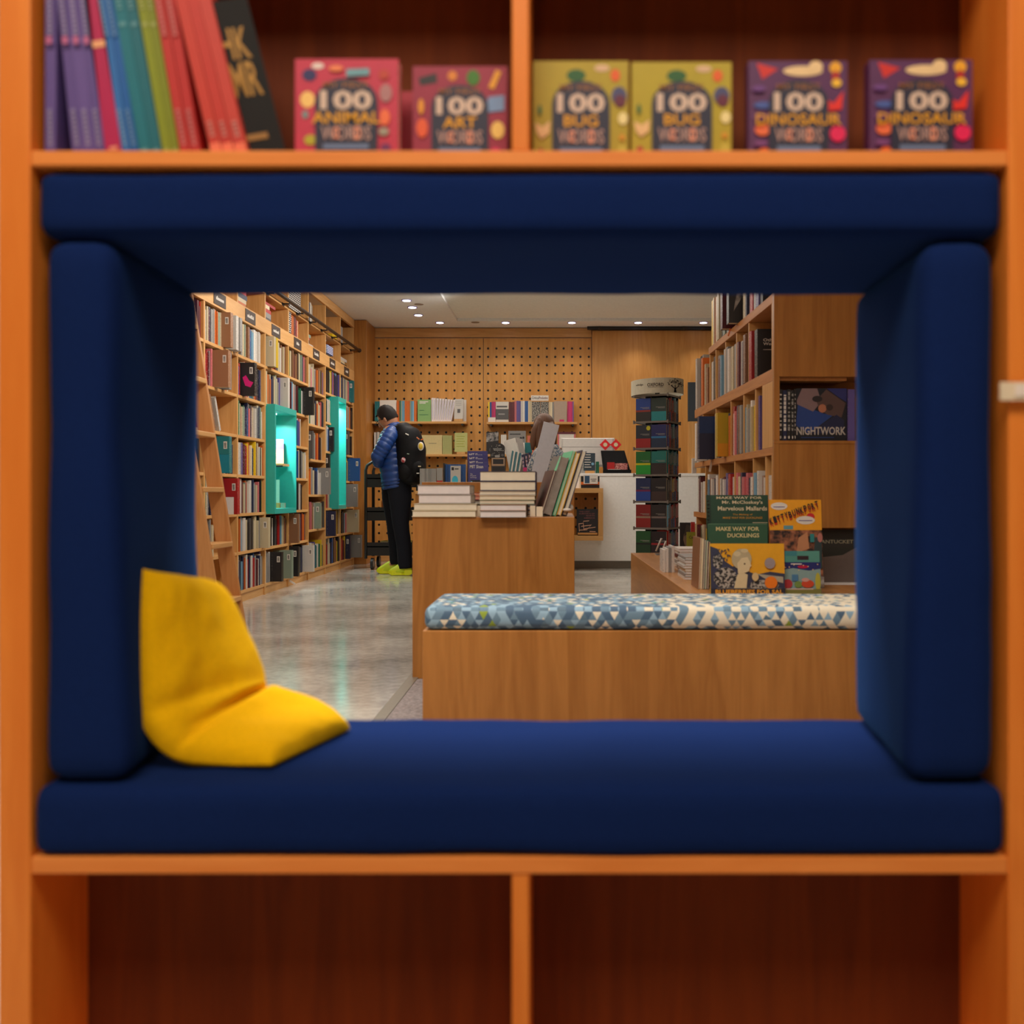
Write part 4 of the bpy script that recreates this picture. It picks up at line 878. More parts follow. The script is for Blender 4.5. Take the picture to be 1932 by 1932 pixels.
# ------------------------------------------------------------ white counter, cubby, computer, things on it
Yc = 10.2
rt = empty('service_counter', (1.2, 10.6, 0)); tag(rt, 'long white service counter before the back wall', 'counter')
zc = ZZ(893, Yc)
mb = MB(); mb.box(-.02, 2.6, Yc, 11.0, .085, zc-.03, M_WHITE); part('body', mb, rt)
mb = MB(); mb.box(-.03, 2.62, Yc-.005, 11.01, zc-.03, zc, M_WHITE); part('top', mb, rt, bevel=.002)
mb = MB(); mb.box(.0, 2.58, Yc+.04, 10.98, 0, .085, flat('grey_toe_kick', (130,120,108), .5)); part('toe_kick', mb, rt)
# cubby box on the counter front
Yq = 9.93; x0, x1 = XX(1030, Yq), XX(1138, Yq); z0, z1 = ZZ(1020, Yq), ZZ(921, Yq); t = .05
rt = empty('display_cubby', ((x0+x1)/2, Yq+.13, z0)); tag(rt, 'wooden cubby box fixed to the front of the white counter', 'cubby')
mb = MB(); mb.box(x0, x1, Yq, Yc-.001, z1-t, z1, M_WOODX); mb.box(x0, x1, Yq, Yc-.001, z0, z0+t, M_WOODX); mb.box(x0, x0+t, Yq, Yc-.001, z0+t, z1-t, M_WOOD); mb.box(x1-t, x1, Yq, Yc-.001, z0+t, z1-t, M_WOOD); part('frame', mb, rt, bevel=.002)
mb = MB(); mb.box(x0+t, x1-t, Yc-.02, Yc-.001, z0+t, z1-t, M_PEG); part('back_panel', mb, rt)
Yk = 10.0; book_thing('book', 'black book with pink line drawing inside the counter cubby', (XX(1108, Yk), Yk, z0+t+.012), 40*Yk/FP, 48*Yk/FP, .03, 'k',
  lambda f: [f.text('THE LOST', .12, .62, .87, .92, rgbm(150,84,84), .005), f.text('SUBWAYS OF', .12, .86, .79, .84, rgbm(150,84,84), .005), f.text('NORTH', .45, .85, .71, .76, rgbm(150,84,84), .005), f.text('AMERICA', .34, .86, .62, .67, rgbm(150,84,84), .005)]+
   [f.poly([(a,b_),(a+.02,b_+.03),(c,d),(c-.02,d-.03)], rgbm(220,170,140)) for a, b_, c, d in ((.08,.4,.3,.45),(.3,.45,.35,.2),(.1,.15,.5,.2),(.35,.2,.9,.3),(.3,.5,.6,.55),(.2,.3,.7,.38),(.6,.1,.9,.12),(.12,.1,.12,.42),(.7,.38,.5,.2))], rot=(math.radians(-5),0,0))
mb = MB(); mb.box(XX(1090, Yk), XX(1127, Yk), Yk-.03, Yk-.004, z0+t, z0+t+.03, M_WOODX); mb.box(XX(1090, Yk), XX(1127, Yk), Yk-.03, Yk+.05, z0+t, z0+t+.010, M_WOODX)
tag(mb.build('book_rest', loc=(XX(1108, Yk), Yk, z0+t)), 'wooden rest under the black book in the cubby', 'book rest')
# small stack + notebook above the cubby
Yn = 10.0
for q, (lab, c, hh) in enumerate((('black-paged small book at the bottom on the cubby', 'k', .035), ('orange small book above the black one on the cubby', 'o', .03), ('black small book topmost on the cubby', 'k', .06))):
    za = z1+.0006+[0, .0356, .0662][q]; mb = MB(); mb.box(XX(1096, Yn), XX(1131, Yn), Yn, Yn+.13, za, za+hh, cover(c)); mb.box(XX(1093, Yn), XX(1096, Yn), Yn+.002, Yn+.128, za+.002, za+hh-.002, M_PAGE)
    tag(mb.build('small_book', loc=(XX(1112, Yn), Yn+.06, za)), lab, 'book', 'small books stacked on the cubby')
mb = MB(); f0 = (XX(1101, 9.98), XX(1128, 9.98), ZZ(913, 9.98), ZZ(896, 9.98)); mb.box(f0[0], f0[1], 9.98, 9.985, f0[2], f0[3], plain('w')); rt = tag(mb.build('price_card', loc=((f0[0]+f0[1])/2, 9.98, f0[2])), 'white price card with a small blue picture before the small stack', 'card')
mb = MB(); f = Face(mb, (f0[0], 9.98, f0[2]), (1,0,0), (0,0,1), f0[1]-f0[0], f0[3]-f0[2]); f.rect(.08,.42,.08,.9,rgbm(50,80,110)); f.rect(.5,.9,.5,.56,plain('k')); f.rect(.55,.85,.3,.36,plain('k')); mb.build('print', rt)
Yo = Yc+.03
book_thing('notebook', 'dark slate book with white handwritten title on the counter', (XX(1112, Yo), Yo, zc+.03), 22*Yo/FP, 33*Yo/FP, .05, rgbm(46,60,70),
  lambda f: [f.rect(.08, .6+.1*math.sin(q*3), .88-.14*q, .92-.14*q, plain('w')) for q in range(6)]+[f.ell(.78,.38,.12,.08,plain('s'))], spine=rgbm(120,190,160))
lying_box('book_rest', 'small wooden rest under the dark slate book', 'book rest', M_WOODX, XX(1104, Yo), XX(1122, Yo), Yo, Yo+.06, zc+.0003, zc+.029)
lying_box('small_box', 'small dark green box right of the dark slate book', 'box', cover('e'), XX(1125, Yo), XX(1131, Yo), Yo+.1, Yo+.18, zc+.0003, zc+.13)
M_MATTE = flat('matte_black_card', (16,14,15), .8, spec=.2)
# black slanted card box with red diamond cards
rt = empty('card_tray', (XX(1163, Yo), Yo+.1, zc)); tag(rt, 'black slanted open box of cards on the white counter', 'box')
mb = MB(); xa, xb_ = XX(1135, Yo), XX(1191, Yo); zt = ZZ(850, Yo+.2)
mb.box(xa+.015, xb_, Yo, Yo+.01, zc, zc+.04, M_MATTE); mb.prism([(xa, Yo+.2, zt), (xa+.03, Yo, zc), (xa+.03, Yo+.22, zc), (xa, Yo+.22, zt)], (.006,0,0), M_MATTE)
mb.prism([(xb_-.06, Yo+.2, zt), (xb_, Yo, zc), (xb_, Yo+.22, zc), (xb_-.06, Yo+.22, zt)], (-.006,0,0), M_MATTE)
mb.add([(xa+.03, Yo+.06, zc+.002), (xb_, Yo+.06, zc+.002), (xb_-.06, Yo+.21, zt), (xa, Yo+.21, zt)], [(0,1,2,3)], M_MATTE); mb.add([(xa+.03, Yo+.07, zc+.002), (xb_, Yo+.07, zc+.002), (xb_-.06, Yo+.22, zt), (xa, Yo+.22, zt)], [(3,2,1,0)], M_MATTE)
part('tray', mb, rt)
mb = MB(); mb.box(xa+.06, xa+.14, Yo+.02, Yo+.03, zc+.04, zc+.12, plain('r')); tag(mb.build('card', loc=(xa+.1, Yo+.025, zc+.04)), 'red card in the black card box', 'card')
mb = MB(); mb.box(xa+.12, xa+.28, Yo+.035, Yo+.045, zc+.03, zc+.11, speck_mat('pink_speckle', (214,150,140), (150,60,60), 120)); tag(mb.build('card', loc=(xa+.2, Yo+.04, zc+.03)), 'pink speckled card in the black card box', 'card')
mb = MB(); mb.box(xa+.07, xa+.20, Yo+.005, Yo+.018, zc+.03, zc+.045, plain('w')); mb.box(xa+.14, xa+.27, Yo+.005, Yo+.018, zc+.015, zc+.028, plain('w')); tag(mb.build('paper_slips', loc=(xa+.17, Yo+.01, zc+.015)), 'white paper slips at the front of the black card box', 'paper')
for q, px in enumerate((1142, 1162)):
    c0 = P(px, 839, Yo+.23); r = 11*Yo/FP; rt = empty('diamond_card', c0-Vector((0,0,r))); tag(rt, '%s red diamond-shaped card above the black box' % ('left' if q == 0 else 'right'), 'card', 'red diamond cards')
    mb = MB(); mb.prism([c0+Vector((-r,0,0)), c0+Vector((0,0,-r)), c0+Vector((r,0,0)), c0+Vector((0,0,r))], (0,.004,0), flat('bright_red_card', (214,26,30), .5)); part('card', mb, rt)
    mb = MB(); mb.cyl(c0+Vector((0,-.0015,0)), c0+Vector((0,-.0002,0)), r*.36, n=18, mat=plain('c')); part('round_picture', mb, rt)
# computer screen seen from behind
rt = empty('desktop_computer', (XX(1108, 10.6), 10.6, zc)); tag(rt, 'silver-white desktop computer seen from behind on the counter', 'computer')
M_ALU = flat('pale_aluminium', (206,200,194), .35, .2)
mb = MB(); xa, xb_ = XX(1058, 10.55), XX(1160, 10.55); zb, zt = zc+.08, ZZ(826, 10.55)
mb.box(xa, xb_, 10.58, 10.6, zb, zt, M_ALU); mb.prism([(xa+.02, 10.58, zb+.02), (xb_-.02, 10.58, zb+.02), (xb_-.02, 10.58, zt-.005), (xa+.02, 10.58, zt-.005)], (0,-.03,0), M_ALU); part('screen_back', mb, rt, bevel=.006)
mb = MB(); mb.box(xa+.01, xb_-.01, 10.549, 10.551, ZZ(843, 10.55)-.004, ZZ(843, 10.55), flat('grey_seam', (120,114,108), .5)); part('seam', mb, rt)
mb = MB(); xm = (xa+xb_)/2; mb.box(xm-.09, xm+.09, 10.62, 10.635, zc+.001, zb+.05, M_ALU); mb.box(xm-.1, xm+.1, 10.5, 10.7, zc+.0005, zc+.008, M_ALU); part('stand', mb, rt)
# dark panel and wood block right of the spinner
lying_box('wall_panel_screen', 'tall dark slate panel seen just right of the revolving rack', 'panel', flat('slate_panel', (52,60,68), .5), XX(1298, 10.9), XX(1322, 10.9), 10.9, 10.93, ZZ(795, 10.9), ZZ(721, 10.9))
lying_box('wood_stand', 'light wooden box stand on the counter under the slate panel', 'stand', M_WOOD, XX(1299, 10.9), XX(1322, 10.9), 10.88, 10.99, zc+.0004, ZZ(795.3, 10.9))

# ------------------------------------------------------------ revolving rack
Ys = 8.1; cx = XX(1240, Ys); rt = empty('revolving_rack', (cx, Ys, 0), (0, 0, -math.radians(26.6)))
tag(rt, 'tall revolving book rack with a round white header', 'rack')
R = .14; s_ = .2225; ztop = ZZ(748, Ys)
mb = MB(); mb.cyl((0,0,0), (0,0,.03), .22, n=28, mat=M_BLACK); mb.cyl((0,0,.03), (0,0,1.7), .02, n=10, mat=M_BLACK); mb.build('base_and_post', rt, local=True)
M_RACK = flat('grey_rack_plastic', (120,112,106), .35)
for k in range(8):
    z = ztop-k*s_; mb = MB()
    mb.box(-R-.004, R+.008, -R-.008, R+.004, z-.008, z-.002, M_BLACK)
    for sx in (-1, 1):
        mb.box(-R-.010, R+.012, sx*(R+.011)-.0015, sx*(R+.011)+.0015, z-.012, z+.004, M_RACK); mb.box(sx*(R+.011)-.0015, sx*(R+.011)+.0015, -R-.012, R+.010, z-.012, z+.004, M_RACK)
        for sy in (-1, 1): mb.box(sx*(R+.011)-.006, sx*(R+.011)+.006, sy*(R+.011)-.006, sy*(R+.011)+.006, z-.018, z+.012, M_RACK)
    mb.build('tier', rt, local=True)
mb = MB(); mb.box(-.004, .004, -R, R, .08, ztop-.01, M_BLACK); mb.box(-R, R, R-.01, R, .08, ztop-.01, M_BLACK); mb.box(-.10, .10, -.02, .02, .08, ztop-.01, M_BLACK); mb.build('inner_panel', rt, local=True)
# header drum (its own geometry is round; slight wedge shape)
n = 40; vs = []; fs = []
for i in range(n):
    a = 2*PI*i/n; x, y = .222*math.cos(a), .222*math.sin(a); lift = .008*math.cos(a)
    vs += [(x, y, ztop+.005+lift), (x, y, ztop+.13+lift), (x*.985, y*.985, ztop+.005+lift), (x*.985, y*.985, ztop+.13+lift)]
for i in range(n):
    a, c = 4*i, 4*((i+1) % n); fs += [(a, c, c+1, a+1), (c+2, a+2, a+3, c+3), (a+1, c+1, c+3, a+3), (a, a+2, c+2, c)]
mb = MB(); mb.add(vs, fs, flat('header_white', (206,198,176), .6)); hd = mb.build('header', rt, local=True, smooth=False)
hd['label'] = 'white round header with dark lettering and a tree emblem'
mb = MB(); INK = flat('header_ink', (20,14,20), .8, spec=.1)
a0 = math.radians(26.6)
def on_drum(px, zz, lift=.0012):   # place a print point on the drum as seen from the front
    dx = (px-1240)*Ys/FP*(1-.027); s = max(-.999, min(.999, dx/.223)); a = -PI/2+math.asin(s)+a0
    return Vector(((.222+lift)*math.cos(a), (.222+lift)*math.sin(a), zz))
def drum_text(st, p0, p1, z0, z1, off=.0):
    vs_, fs_, x0, x1, y0, y1 = text_geo(st, off); mb.add([on_drum(p0+(q.x-x0)/(x1-x0)*(p1-p0), z0+(q.y-y0)/(y1-y0)*(z1-z0)) for q in vs_], fs_, INK)
drum_text('OXFORD', 1216.5, 1247, ztop+.062, ztop+.090, .012); drum_text('UNIVERSITY PRESS', 1218, 1246, ztop+.052, ztop+.058)
drum_text('wledge', 1196.5, 1209, ztop+.068, ztop+.09); drum_text('Gen', 1285, 1291, ztop+.08, ztop+.1)
def dq(pts): mb.add([on_drum(a, ztop+b_) for a, b_ in pts], [tuple(range(len(pts)))], INK)
dq([(1267,.016),(1273,.016),(1271.5,.045),(1268.5,.045)]); dq([(1268.5,.045),(1271,.045),(1263,.072),(1260.5,.07)]); dq([(1269,.045),(1271.5,.045),(1279,.07),(1276.5,.072)]); dq([(1269,.045),(1271,.045),(1270.5,.08),(1269.5,.08)])
for q in range(46):
    a = random.uniform(0, PI); rr = random.uniform(.35, 1); px = 1269.5+15.5*rr*math.cos(a); zz = .070+.058*rr*math.sin(a); s = 1.1
    dq([(px-s,zz),(px,zz-.0045),(px+s,zz+.002),(px,zz+.0055)])
mb.build('header_print', rt, local=True)
# books in the rack: covers on the wide side (two columns), spines on the narrow side
RC = [[((24,60,140),(140,40,30),(40,36,34)), ((34,50,44),(34,50,44),(20,130,136))], [((30,36,50),(30,36,50),(150,22,26)), ((24,28,92),(40,110,160),(20,40,70))],
      [((20,100,40),(196,190,20),(30,150,50)), ((14,110,104),(36,26,30),(44,32,32))], [((26,40,84),(110,30,80),(30,66,150)), ((28,22,26),(28,22,26),(60,42,40))],
      [((130,26,26),(150,120,100),(140,30,26)), ((38,30,32),(120,104,100),(34,28,32))], [((30,80,40),(24,30,28),(28,60,36)), ((34,20,26),(150,30,40),(34,20,28))], [((30,40,90),(30,40,90),(120,30,40)), ((40,40,50),(40,40,50),(90,60,50))]]
TN = ['top tier','second tier','third tier','fourth tier','fifth tier','sixth tier','seventh tier']
SPC = ['drmrdssd','vpvtsnvb','tttttstb','dkgycrrs','ssprdmpp','rrtbbdpp','kbrkknmk']
Rm = Matrix.Rotation(-math.radians(26.6), 4, 'Z'); RT = Matrix.Translation((cx, Ys, 0)) @ Rm
for k in range(7):
    z = ztop-(k+1)*s_
    for cI in range(2):
        c1, c2, c3 = RC[k][cI]; lx_ = -R+.07+cI*.14; d = -R-.004-(.0 if cI == 0 else .004)
        loc = RT @ Vector((lx_, d, z+.0004)); cn = ['left', 'right'][cI]
        def art(f, c1=c1, c2=c2, c3=c3, k=k, cI=cI):
            f.rect(0,1,0,.42,rgbm(*c3)); f.rect(0,1,.42,.50,rgbm(*c2))
            if k == 1 and cI == 0: f.ell(.85,.86,.14,.10,rgbm(190,180,30))
            f.rect(.45,.92,.56,.575,plain('g')); f.rect(.3,.92,.60,.615,plain('g')); f.rect(.6,.92,.52,.53,plain('d'))
        book_thing('rack_book', 'dark-covered paperback, %s column, %s of the revolving rack' % (cn, TN[k]), loc, .132, .195, .05, rgbm(*c1), art, rot=(0,0,-math.radians(26.6)), group='paperbacks facing out of the revolving rack')
    for q, c in enumerate(SPC[k]):
        t = .031; loc = RT @ Vector((R+.006, -R+.014+q*(t+.0005), z+.0004)); mb = MB(); hh = .18+.012*((q*7+k) % 3)
        cm = cover(c); mb.box(-.10, 0, 0, t-.003, 0, hh, cm); mb.box(0, .0008, .0, t-.003, 0, hh*.42, cover('nbrkmib'[(q+k) % 7])); mb.box(0, .0009, .008, t-.012, hh*.5, hh*.9, plain('g'))
        o = mb.build('rack_book'); o.location = loc; o.rotation_euler = (0,0,-math.radians(26.6))
        tag(o, '%s spine, %s from left, %s, right side of the revolving rack' % (CN[c], ORD[q], TN[k]), 'book', 'paperback spines in the revolving rack')

# ------------------------------------------------------------ wooden display blocks, bench
rt = empty('display_block', (-.3, 4.5, 0)); tag(rt, 'tall square wooden display block carrying stacks of books', 'display block')
Zt = .701
mb = MB(); mb.box(-.647, .055, 4.13, 4.95, .0, Zt, M_WOODD); part('body', mb, rt, bevel=.003)
rt = empty('display_block', (-.35, 5.8, 0)); tag(rt, 'taller wooden display block just behind the one with book stacks', 'display block')
mb = MB(); mb.box(-.80, .072, 5.45, 6.1, .0, .868, M_WOODD); part('body', mb, rt, bevel=.003)
rt = empty('bench', (.35, 3.15, 0)); tag(rt, 'long low wooden bench with a triangle-patterned cushion', 'bench')
mb = MB(); mb.box(-.4325, 1.25, 2.96, 3.36, .0065, .376, M_WOODD); part('body', mb, rt, bevel=.003)
o = cushion('bench_cushion', -.428, 1.24, 2.955, 3.36, .3775, .452, .026, 'blue, teal and cream triangle-print cushion on the low bench', wr=.0015, mat=M_TRI, seed=9)
# low table on the right
ang = .016; h_ = .40
rt = empty('low_table', (.8, 4.9, 0)); tag(rt, 'low wooden display table beside the right bookcase', 'table')
mb = MB(); mb.prism([(.518, 3.52, .0065), (1.30, 3.52, .0065), (1.30, 4.20, .0065), (.925, 4.20, .0065), (.885, 6.49, .0065), (.470, 6.49, .0065)], (0,0,h_-.0065), wood('low_table_oak', (204,146,84), (178,116,58), .3, 'Y')); part('body', mb, rt, bevel=.003)

# stacks on the tall block (page edges towards the camera)
def flat_book(lab, px0, px1, py0, py1, Yf, dep, ck, group, page=None, name='book', spine_right=False):
    x0, x1 = XX(px0, Yf), XX(px1, Yf); z0, z1 = ZZ(py1, Yf), ZZ(py0, Yf); c = cover(ck) if isinstance(ck, str) else ck
    rt = empty(name, ((x0+x1)/2, Yf+dep/2, z0)); tag(rt, lab, 'book', group); b_ = .0025
    mb = MB(); mb.box(x0, x1, Yf, Yf+dep, z0, z0+b_, c); mb.box(x0, x1, Yf, Yf+dep, z1-b_, z1-.0004, c)
    if spine_right: mb.box(x1-.003, x1, Yf, Yf+dep, z0+b_, z1-b_, c)
    else: mb.box(x0, x1, Yf+dep-.003, Yf+dep, z0+b_, z1-b_, c)
    part('cover', mb, rt)
    mb = MB(); mb.box(x0+.003, x1-.003, Yf+.004, Yf+dep-.003, z0+b_, z1-b_, page or M_PAGEW); part('page_block', mb, rt)
    return rt
G = 'books stacked on the tall display block'; zb_ = ZZ
py_t = 932+(.8-Zt)*FP/4.12
flat_book('cream thick paperback at the foot of the left stack', 777, 898, 963, py_t-.05, 4.12, .2, 'c', G, M_PAGE)
flat_book('cream thick paperback, second from the bottom of the left stack', 780, 900, 950, 963, 4.12, .2, 'c', G, M_PAGE)
flat_book('white paperback, third in the left stack', 789, 889, 933, 949.9, 4.14, .2, 'g', G)
flat_book('white paperback topmost on the left stack', 787, 887, 915, 932.8, 4.14, .2, 'g', G)
flat_book('white paperback at the foot of the middle stack', 905, 993, 964, py_t+1.2, 4.08, .22, 'g', G)
bpy.data.objects[-1] if False else None
flat_book('white paperback, second from the bottom of the middle stack', 905, 993, 951.5, 963.8, 4.08, .2, 'i', G)
for q in range(3):
    flat_book('thin pale paperback, %s in the middle stack' % ['third','fourth','fifth'][q], 904, 1009+q, 943-q*8.5, 951.3-q*8.5, 4.16, .2, 'acg'[q], G, M_PAGE)
flat_book('navy hardback lying second from the top of the middle stack', 905, 1011, 908, 925.6, 4.16, .2, 'n', G, M_PAGE, spine_right=True)
flat_book('navy hardback lying topmost on the middle stack', 905, 1011, 889, 907.8, 4.16, .2, 'n', G, M_PAGE, spine_right=True)
# rear stacks between and behind
Gb = 'rear book stack on the tall display block'
yb_ = 4.5; pz = lambda z: 932+(.8-z)*FP/yb_
zz_ = Zt+.0006
for q, (c, hh, lab) in enumerate((('n', .022, 'navy book at the foot of the rear stack'), ('v', .018, 'lilac book second in the rear stack'), ('s', .012, 'pale blue book third in the rear stack'), ('a', .012, 'pale green book fourth in the rear stack'), ('m', .004, 'thin maroon booklet in the rear stack'), ('p', .018, 'salmon book near the top of the rear stack'), ('o', .016, 'light orange book topmost on the rear stack'))):
    flat_book(lab, 870, 1024-4*q, pz(zz_+hh), pz(zz_), yb_, .2, c, Gb, rgbm(220,160,130) if c in 'po' else None); zz_ += hh+.0008
# acrylic / card strips at the block edge
for q, (px, lab) in enumerate(((896, 'small cream card stand between the two front stacks'), (1000, 'cream card stand right of the middle stack'))):
    mb = MB(); mb.box(XX(px, 4.15), XX(px+10, 4.15), 4.15, 4.153, Zt+.0005, Zt+.048, M_CREAMCARD); mb.box(XX(px, 4.15), XX(px+10, 4.15), 4.153, 4.22, Zt+.0005, Zt+.004, M_CREAMCARD); tag(mb.build('card_stand', loc=(XX(px+5, 4.15), 4.15, Zt)), lab, 'stand')
mb = MB(); mb.box(XX(1012, 4.15), XX(1024, 4.15), 4.14, 4.143, Zt+.0005, Zt+.044, M_CREAMCARD); mb.box(XX(1012, 4.15), XX(1024, 4.15), 4.143, 4.25, Zt+.0005, Zt+.004, M_CREAMCARD); tag(mb.build('card_stand', loc=(XX(1018, 4.15), 4.15, Zt)), 'cream card stand beside the leaning picture books', 'stand')
# leaning picture books at the right of the block (seen edge-on, tops to the right)
M_PLAST = flat('clear_wrapped_grey', (150,140,130), .12, spec=.9, var=.25)
LB = [('thin brown picture book leaning against the middle stack', .012, .21, (96,62,54), None), ('plastic-wrapped grey picture book leaning on the block', .036, .27, None, M_PLAST),
      ('mint green picture book leaning among the wrapped books', .012, .30, (110,196,150), None), ('yellow-edged picture book leaning second from the right', .020, .292, (214,164,40), None), ('dark navy picture book leaning rightmost on the block', .022, .30, (52,52,74), None)]
xq = XX(1018, 4.2); yq = 4.19; a = math.radians(17.5); rz_ = math.radians(10)
for lab, t, H, rgb, mt in LB:
    cm = mt or rgbm(*rgb); r = empty('picture_book', (xq, yq, Zt+.0008+t*math.sin(a)), (0, a, rz_)); tag(r, lab, 'book', 'picture books leaning on the tall block'); b_ = .003
    mb = MB(); mb.box(0, b_, 0, .24, 0, H, cm); mb.box(t-b_, t, 0, .24, 0, H, cm); mb.box(b_, t-b_, .237, .24, 0, H, cm); mb.build('cover', r, local=True)
    mb = MB(); mb.box(b_, t-b_, .005, .237, .004, H-.004, M_PAGE if not mt else mt); mb.build('page_block', r, local=True)
    if mt:
        mb = MB(); f = Face(mb, (0, .24, 0), (0,-1,0), (0,0,1), .24, H); f.N = Vector((-1,0,0)); f.rect(0,1,0,1,rgbm(120,112,106)); f.poly([(.2,0),(.7,0),(1,.8),(1,1),(.9,1)],rgbm(120,206,160)); f.rect(.1,.4,.1,.3,rgbm(190,60,70)); mb.build('cover_print', r, local=True)
    dd = (t+.004)/math.cos(a); xq += dd*math.cos(rz_); yq += dd*math.sin(rz_)
mb = MB(); mb.ell(P(1070, 962, 4.2), (.02,.015,.008), plain('w')); mb.ell(P(1076, 958, 4.25), (.014,.012,.016), plain('w')); tag(mb.build('crumpled_tag', loc=P(1072, 968, 4.2), smooth=True), 'crumpled white string tag under the leaning books', 'tag')
# small bottle on the rear block
zr = .8685
rt = empty('small_bottle', (XX(1079, 5.5), 5.52, zr)); tag(rt, 'tiny clear bottle with a pale cap on the rear block', 'bottle')
mb = MB(); c0 = Vector((XX(1079, 5.5), 5.52, zr)); mb.cyl(c0, c0+Vector((0,0,.025)), .012, .010, 12, M_ACR); part('body', mb, rt, smooth=True)
mb = MB(); mb.cyl(c0+Vector((0,0,.025)), c0+Vector((0,0,.055)), .005, .004, 10, plain('c')); part('cap', mb, rt)

# ------------------------------------------------------------ magazine table behind
rt = empty('magazine_table', (-.7, 9.4, 0)); tag(rt, 'long wooden table of magazines beyond the display blocks', 'table')
ZM = .83
mb = MB(); mb.box(-1.40, -.05, 9.1, 9.7, ZM-.03, ZM, M_WOODX); part('top', mb, rt, bevel=.002)
for x0, x1 in ((-1.40, -1.36), (-.09, -.05)):
    mb = MB(); mb.box(x0, x1, 9.12, 9.68, 0, ZM-.03, M_WOODD); part('side', mb, rt)
mb = MB(); mb.box(-1.36, -.09, 9.12, 9.14, .05, ZM-.03, M_WOODD); part('front_panel', mb, rt)
Ym = 9.15
def row_mag(n, px, wpx, py, c, labf, group, Ym=Ym):
    for q in range(n):
        t = wpx*Ym/FP; mb = MB(); h = ZZ(py, Ym)-ZM-.001; x = XX(px, Ym)+q*t
        mb.box(0, t-.001, 0, .14, 0, h, cover(c)); mb.box(t*.2, t*.6, .01, .141, .001, h+.0008, M_PAGE); o = mb.build('magazine'); o.location = (x, Ym, ZM+.0005); tag(o, labf % ORD[q], 'magazine', group)
row_mag(10, 792, 3.1, 884, 'g', 'slim grey journal, %s from left in the grey row', 'grey journals on the magazine table')
book_thing('magazine', 'red and grey magazine right of the grey row', (XX(829.5, Ym), Ym, ZM+.0005), 11*Ym/FP, ZZ(883, Ym)-ZM, .02, 'g', lambda f: f.rect(0,1,0,.45,plain('r')))
row_mag(11, 840, 3.6, 876, 'b', 'blue journal, %s from left in the blue row', 'blue journals on the magazine table', Ym+.06)
mb = MB(); mb.box(XX(836, Ym), XX(839, Ym), Ym, Ym+.2, ZM+.0004, ZZ(874, Ym), M_BLACK); tag(mb.build('book_end', loc=(XX(837, Ym), Ym+.1, ZM)), 'black metal book end left of the blue journals', 'book end')
book_thing('brochure', 'white brochure with a turquoise dot before the blue journals', (XX(859.5, Ym-.02), Ym-.02, ZM+.0005), 19*Ym/FP, ZZ(879, Ym)-ZM, .015, 'w', lambda f: [f.ell(.45,.42,.30,.18,rgbm(60,180,210)), f.rect(.1,.34,.82,.94,plain('k')), f.rect(.42,.8,.85,.90,plain('d'))])
NAVYM = rgbm(66,62,124)
for q in range(4):
    Yq_ = 9.2+.06*(3-q) ; top_py = 851+7.6*q
    def art(f, q=q):
        f.text('MIT Sloan', .08, .74, 1-.155 if False else .80, .95 if False else .93, plain('w'), .012); f.rect(.80,.95,.84,.86,plain('v')); f.rect(.80,.95,.88,.9,plain('v'))
        if q == 3:
            f.text('The', .1, .22, .55, .60, plain('w')); f.text('Digital', .1, .38, .48, .53, plain('w')); f.text('Strategy', .1, .42, .41, .46, plain('w')); f.rect(.12,.9,.0,.34,plain('k')); f.rect(.12,.2,.0,.30,plain('s')); f.poly([(.8,.42),(.98,.60),(.95,.60),(.78,.44)],plain('w'))
    book_thing('magazine', 'purple magazine, %s of the four in the tiered holder' % ['rearmost','second from the back','third from the back','front'][q], (XX(901+.5*q, Yq_), Yq_, ZM+.02*(4-q)), 38*Yq_/FP, ZZ(top_py, Yq_)-ZM-.02*(4-q), .008, NAVYM, art, group='purple business magazines in the tiered holder')
mb = MB(); 
for q in range(4): mb.box(XX(880, 9.2), XX(922, 9.2), 9.21+.06*(3-q), 9.24+.06*(3-q), ZM+.0005, ZM+.0195*(4-q), M_ACR)
mb.box(XX(879, 9.2), XX(880.3, 9.2), 9.2, 9.42, ZM+.0005, ZM+.30, M_WOODX); tag(mb.build('magazine_holder', loc=(XX(900, 9.2), 9.3, ZM)), 'clear tiered holder with the purple magazines', 'holder')
Yt = 9.25
lying_box('boxed_set', 'dark cassette-style box with a tan window below the rounded black book', 'box', flat('dark_taupe', (70,62,54), .5), XX(927, Yt), XX(953, Yt), Yt, Yt+.12, ZM+.0005, ZZ(863, Yt))
o = bpy.data.objects['boxed_set']; mb = MB(); f = Face(mb, (XX(927, Yt), Yt, ZM), (1,0,0), (0,0,1), 26*Yt/FP, ZZ(863, Yt)-ZM)
f.rect(.03,.97,.75,.98,rgbm(176,140,110)); f.rect(.12,.88,.80,.95,plain('k')); f.rect(.08,.95,.55,.72,plain('k')); f.rect(.03,.97,.36,.44,rgbm(150,124,96)); f.rect(.15,.4,.46,.5,plain('w')); mb.build('box_print', o)
Yx = Yt+.01; x0, x1 = XX(925, Yx), XX(952, Yx); z0 = ZZ(862.6, Yt); w_ = x1-x0; hh = 27*Yx/FP
r = empty('novelty_book', ((x0+x1)/2, Yx, z0)); tag(r, 'round-topped black starry book standing on the cassette-style box', 'book')
pts = [(x0, Yx, z0), (x1, Yx, z0), (x1, Yx, z0+hh*.7)]+[((x0+x1)/2+w_/2*math.cos(q), Yx, z0+hh*.7+hh*.3*math.sin(q)) for q in [PI*i/10 for i in range(1, 10)]]+[(x0, Yx, z0+hh*.7)]
mb = MB(); mb.prism(pts, (0,.05,0), plain('k')); mb.build('body', r)
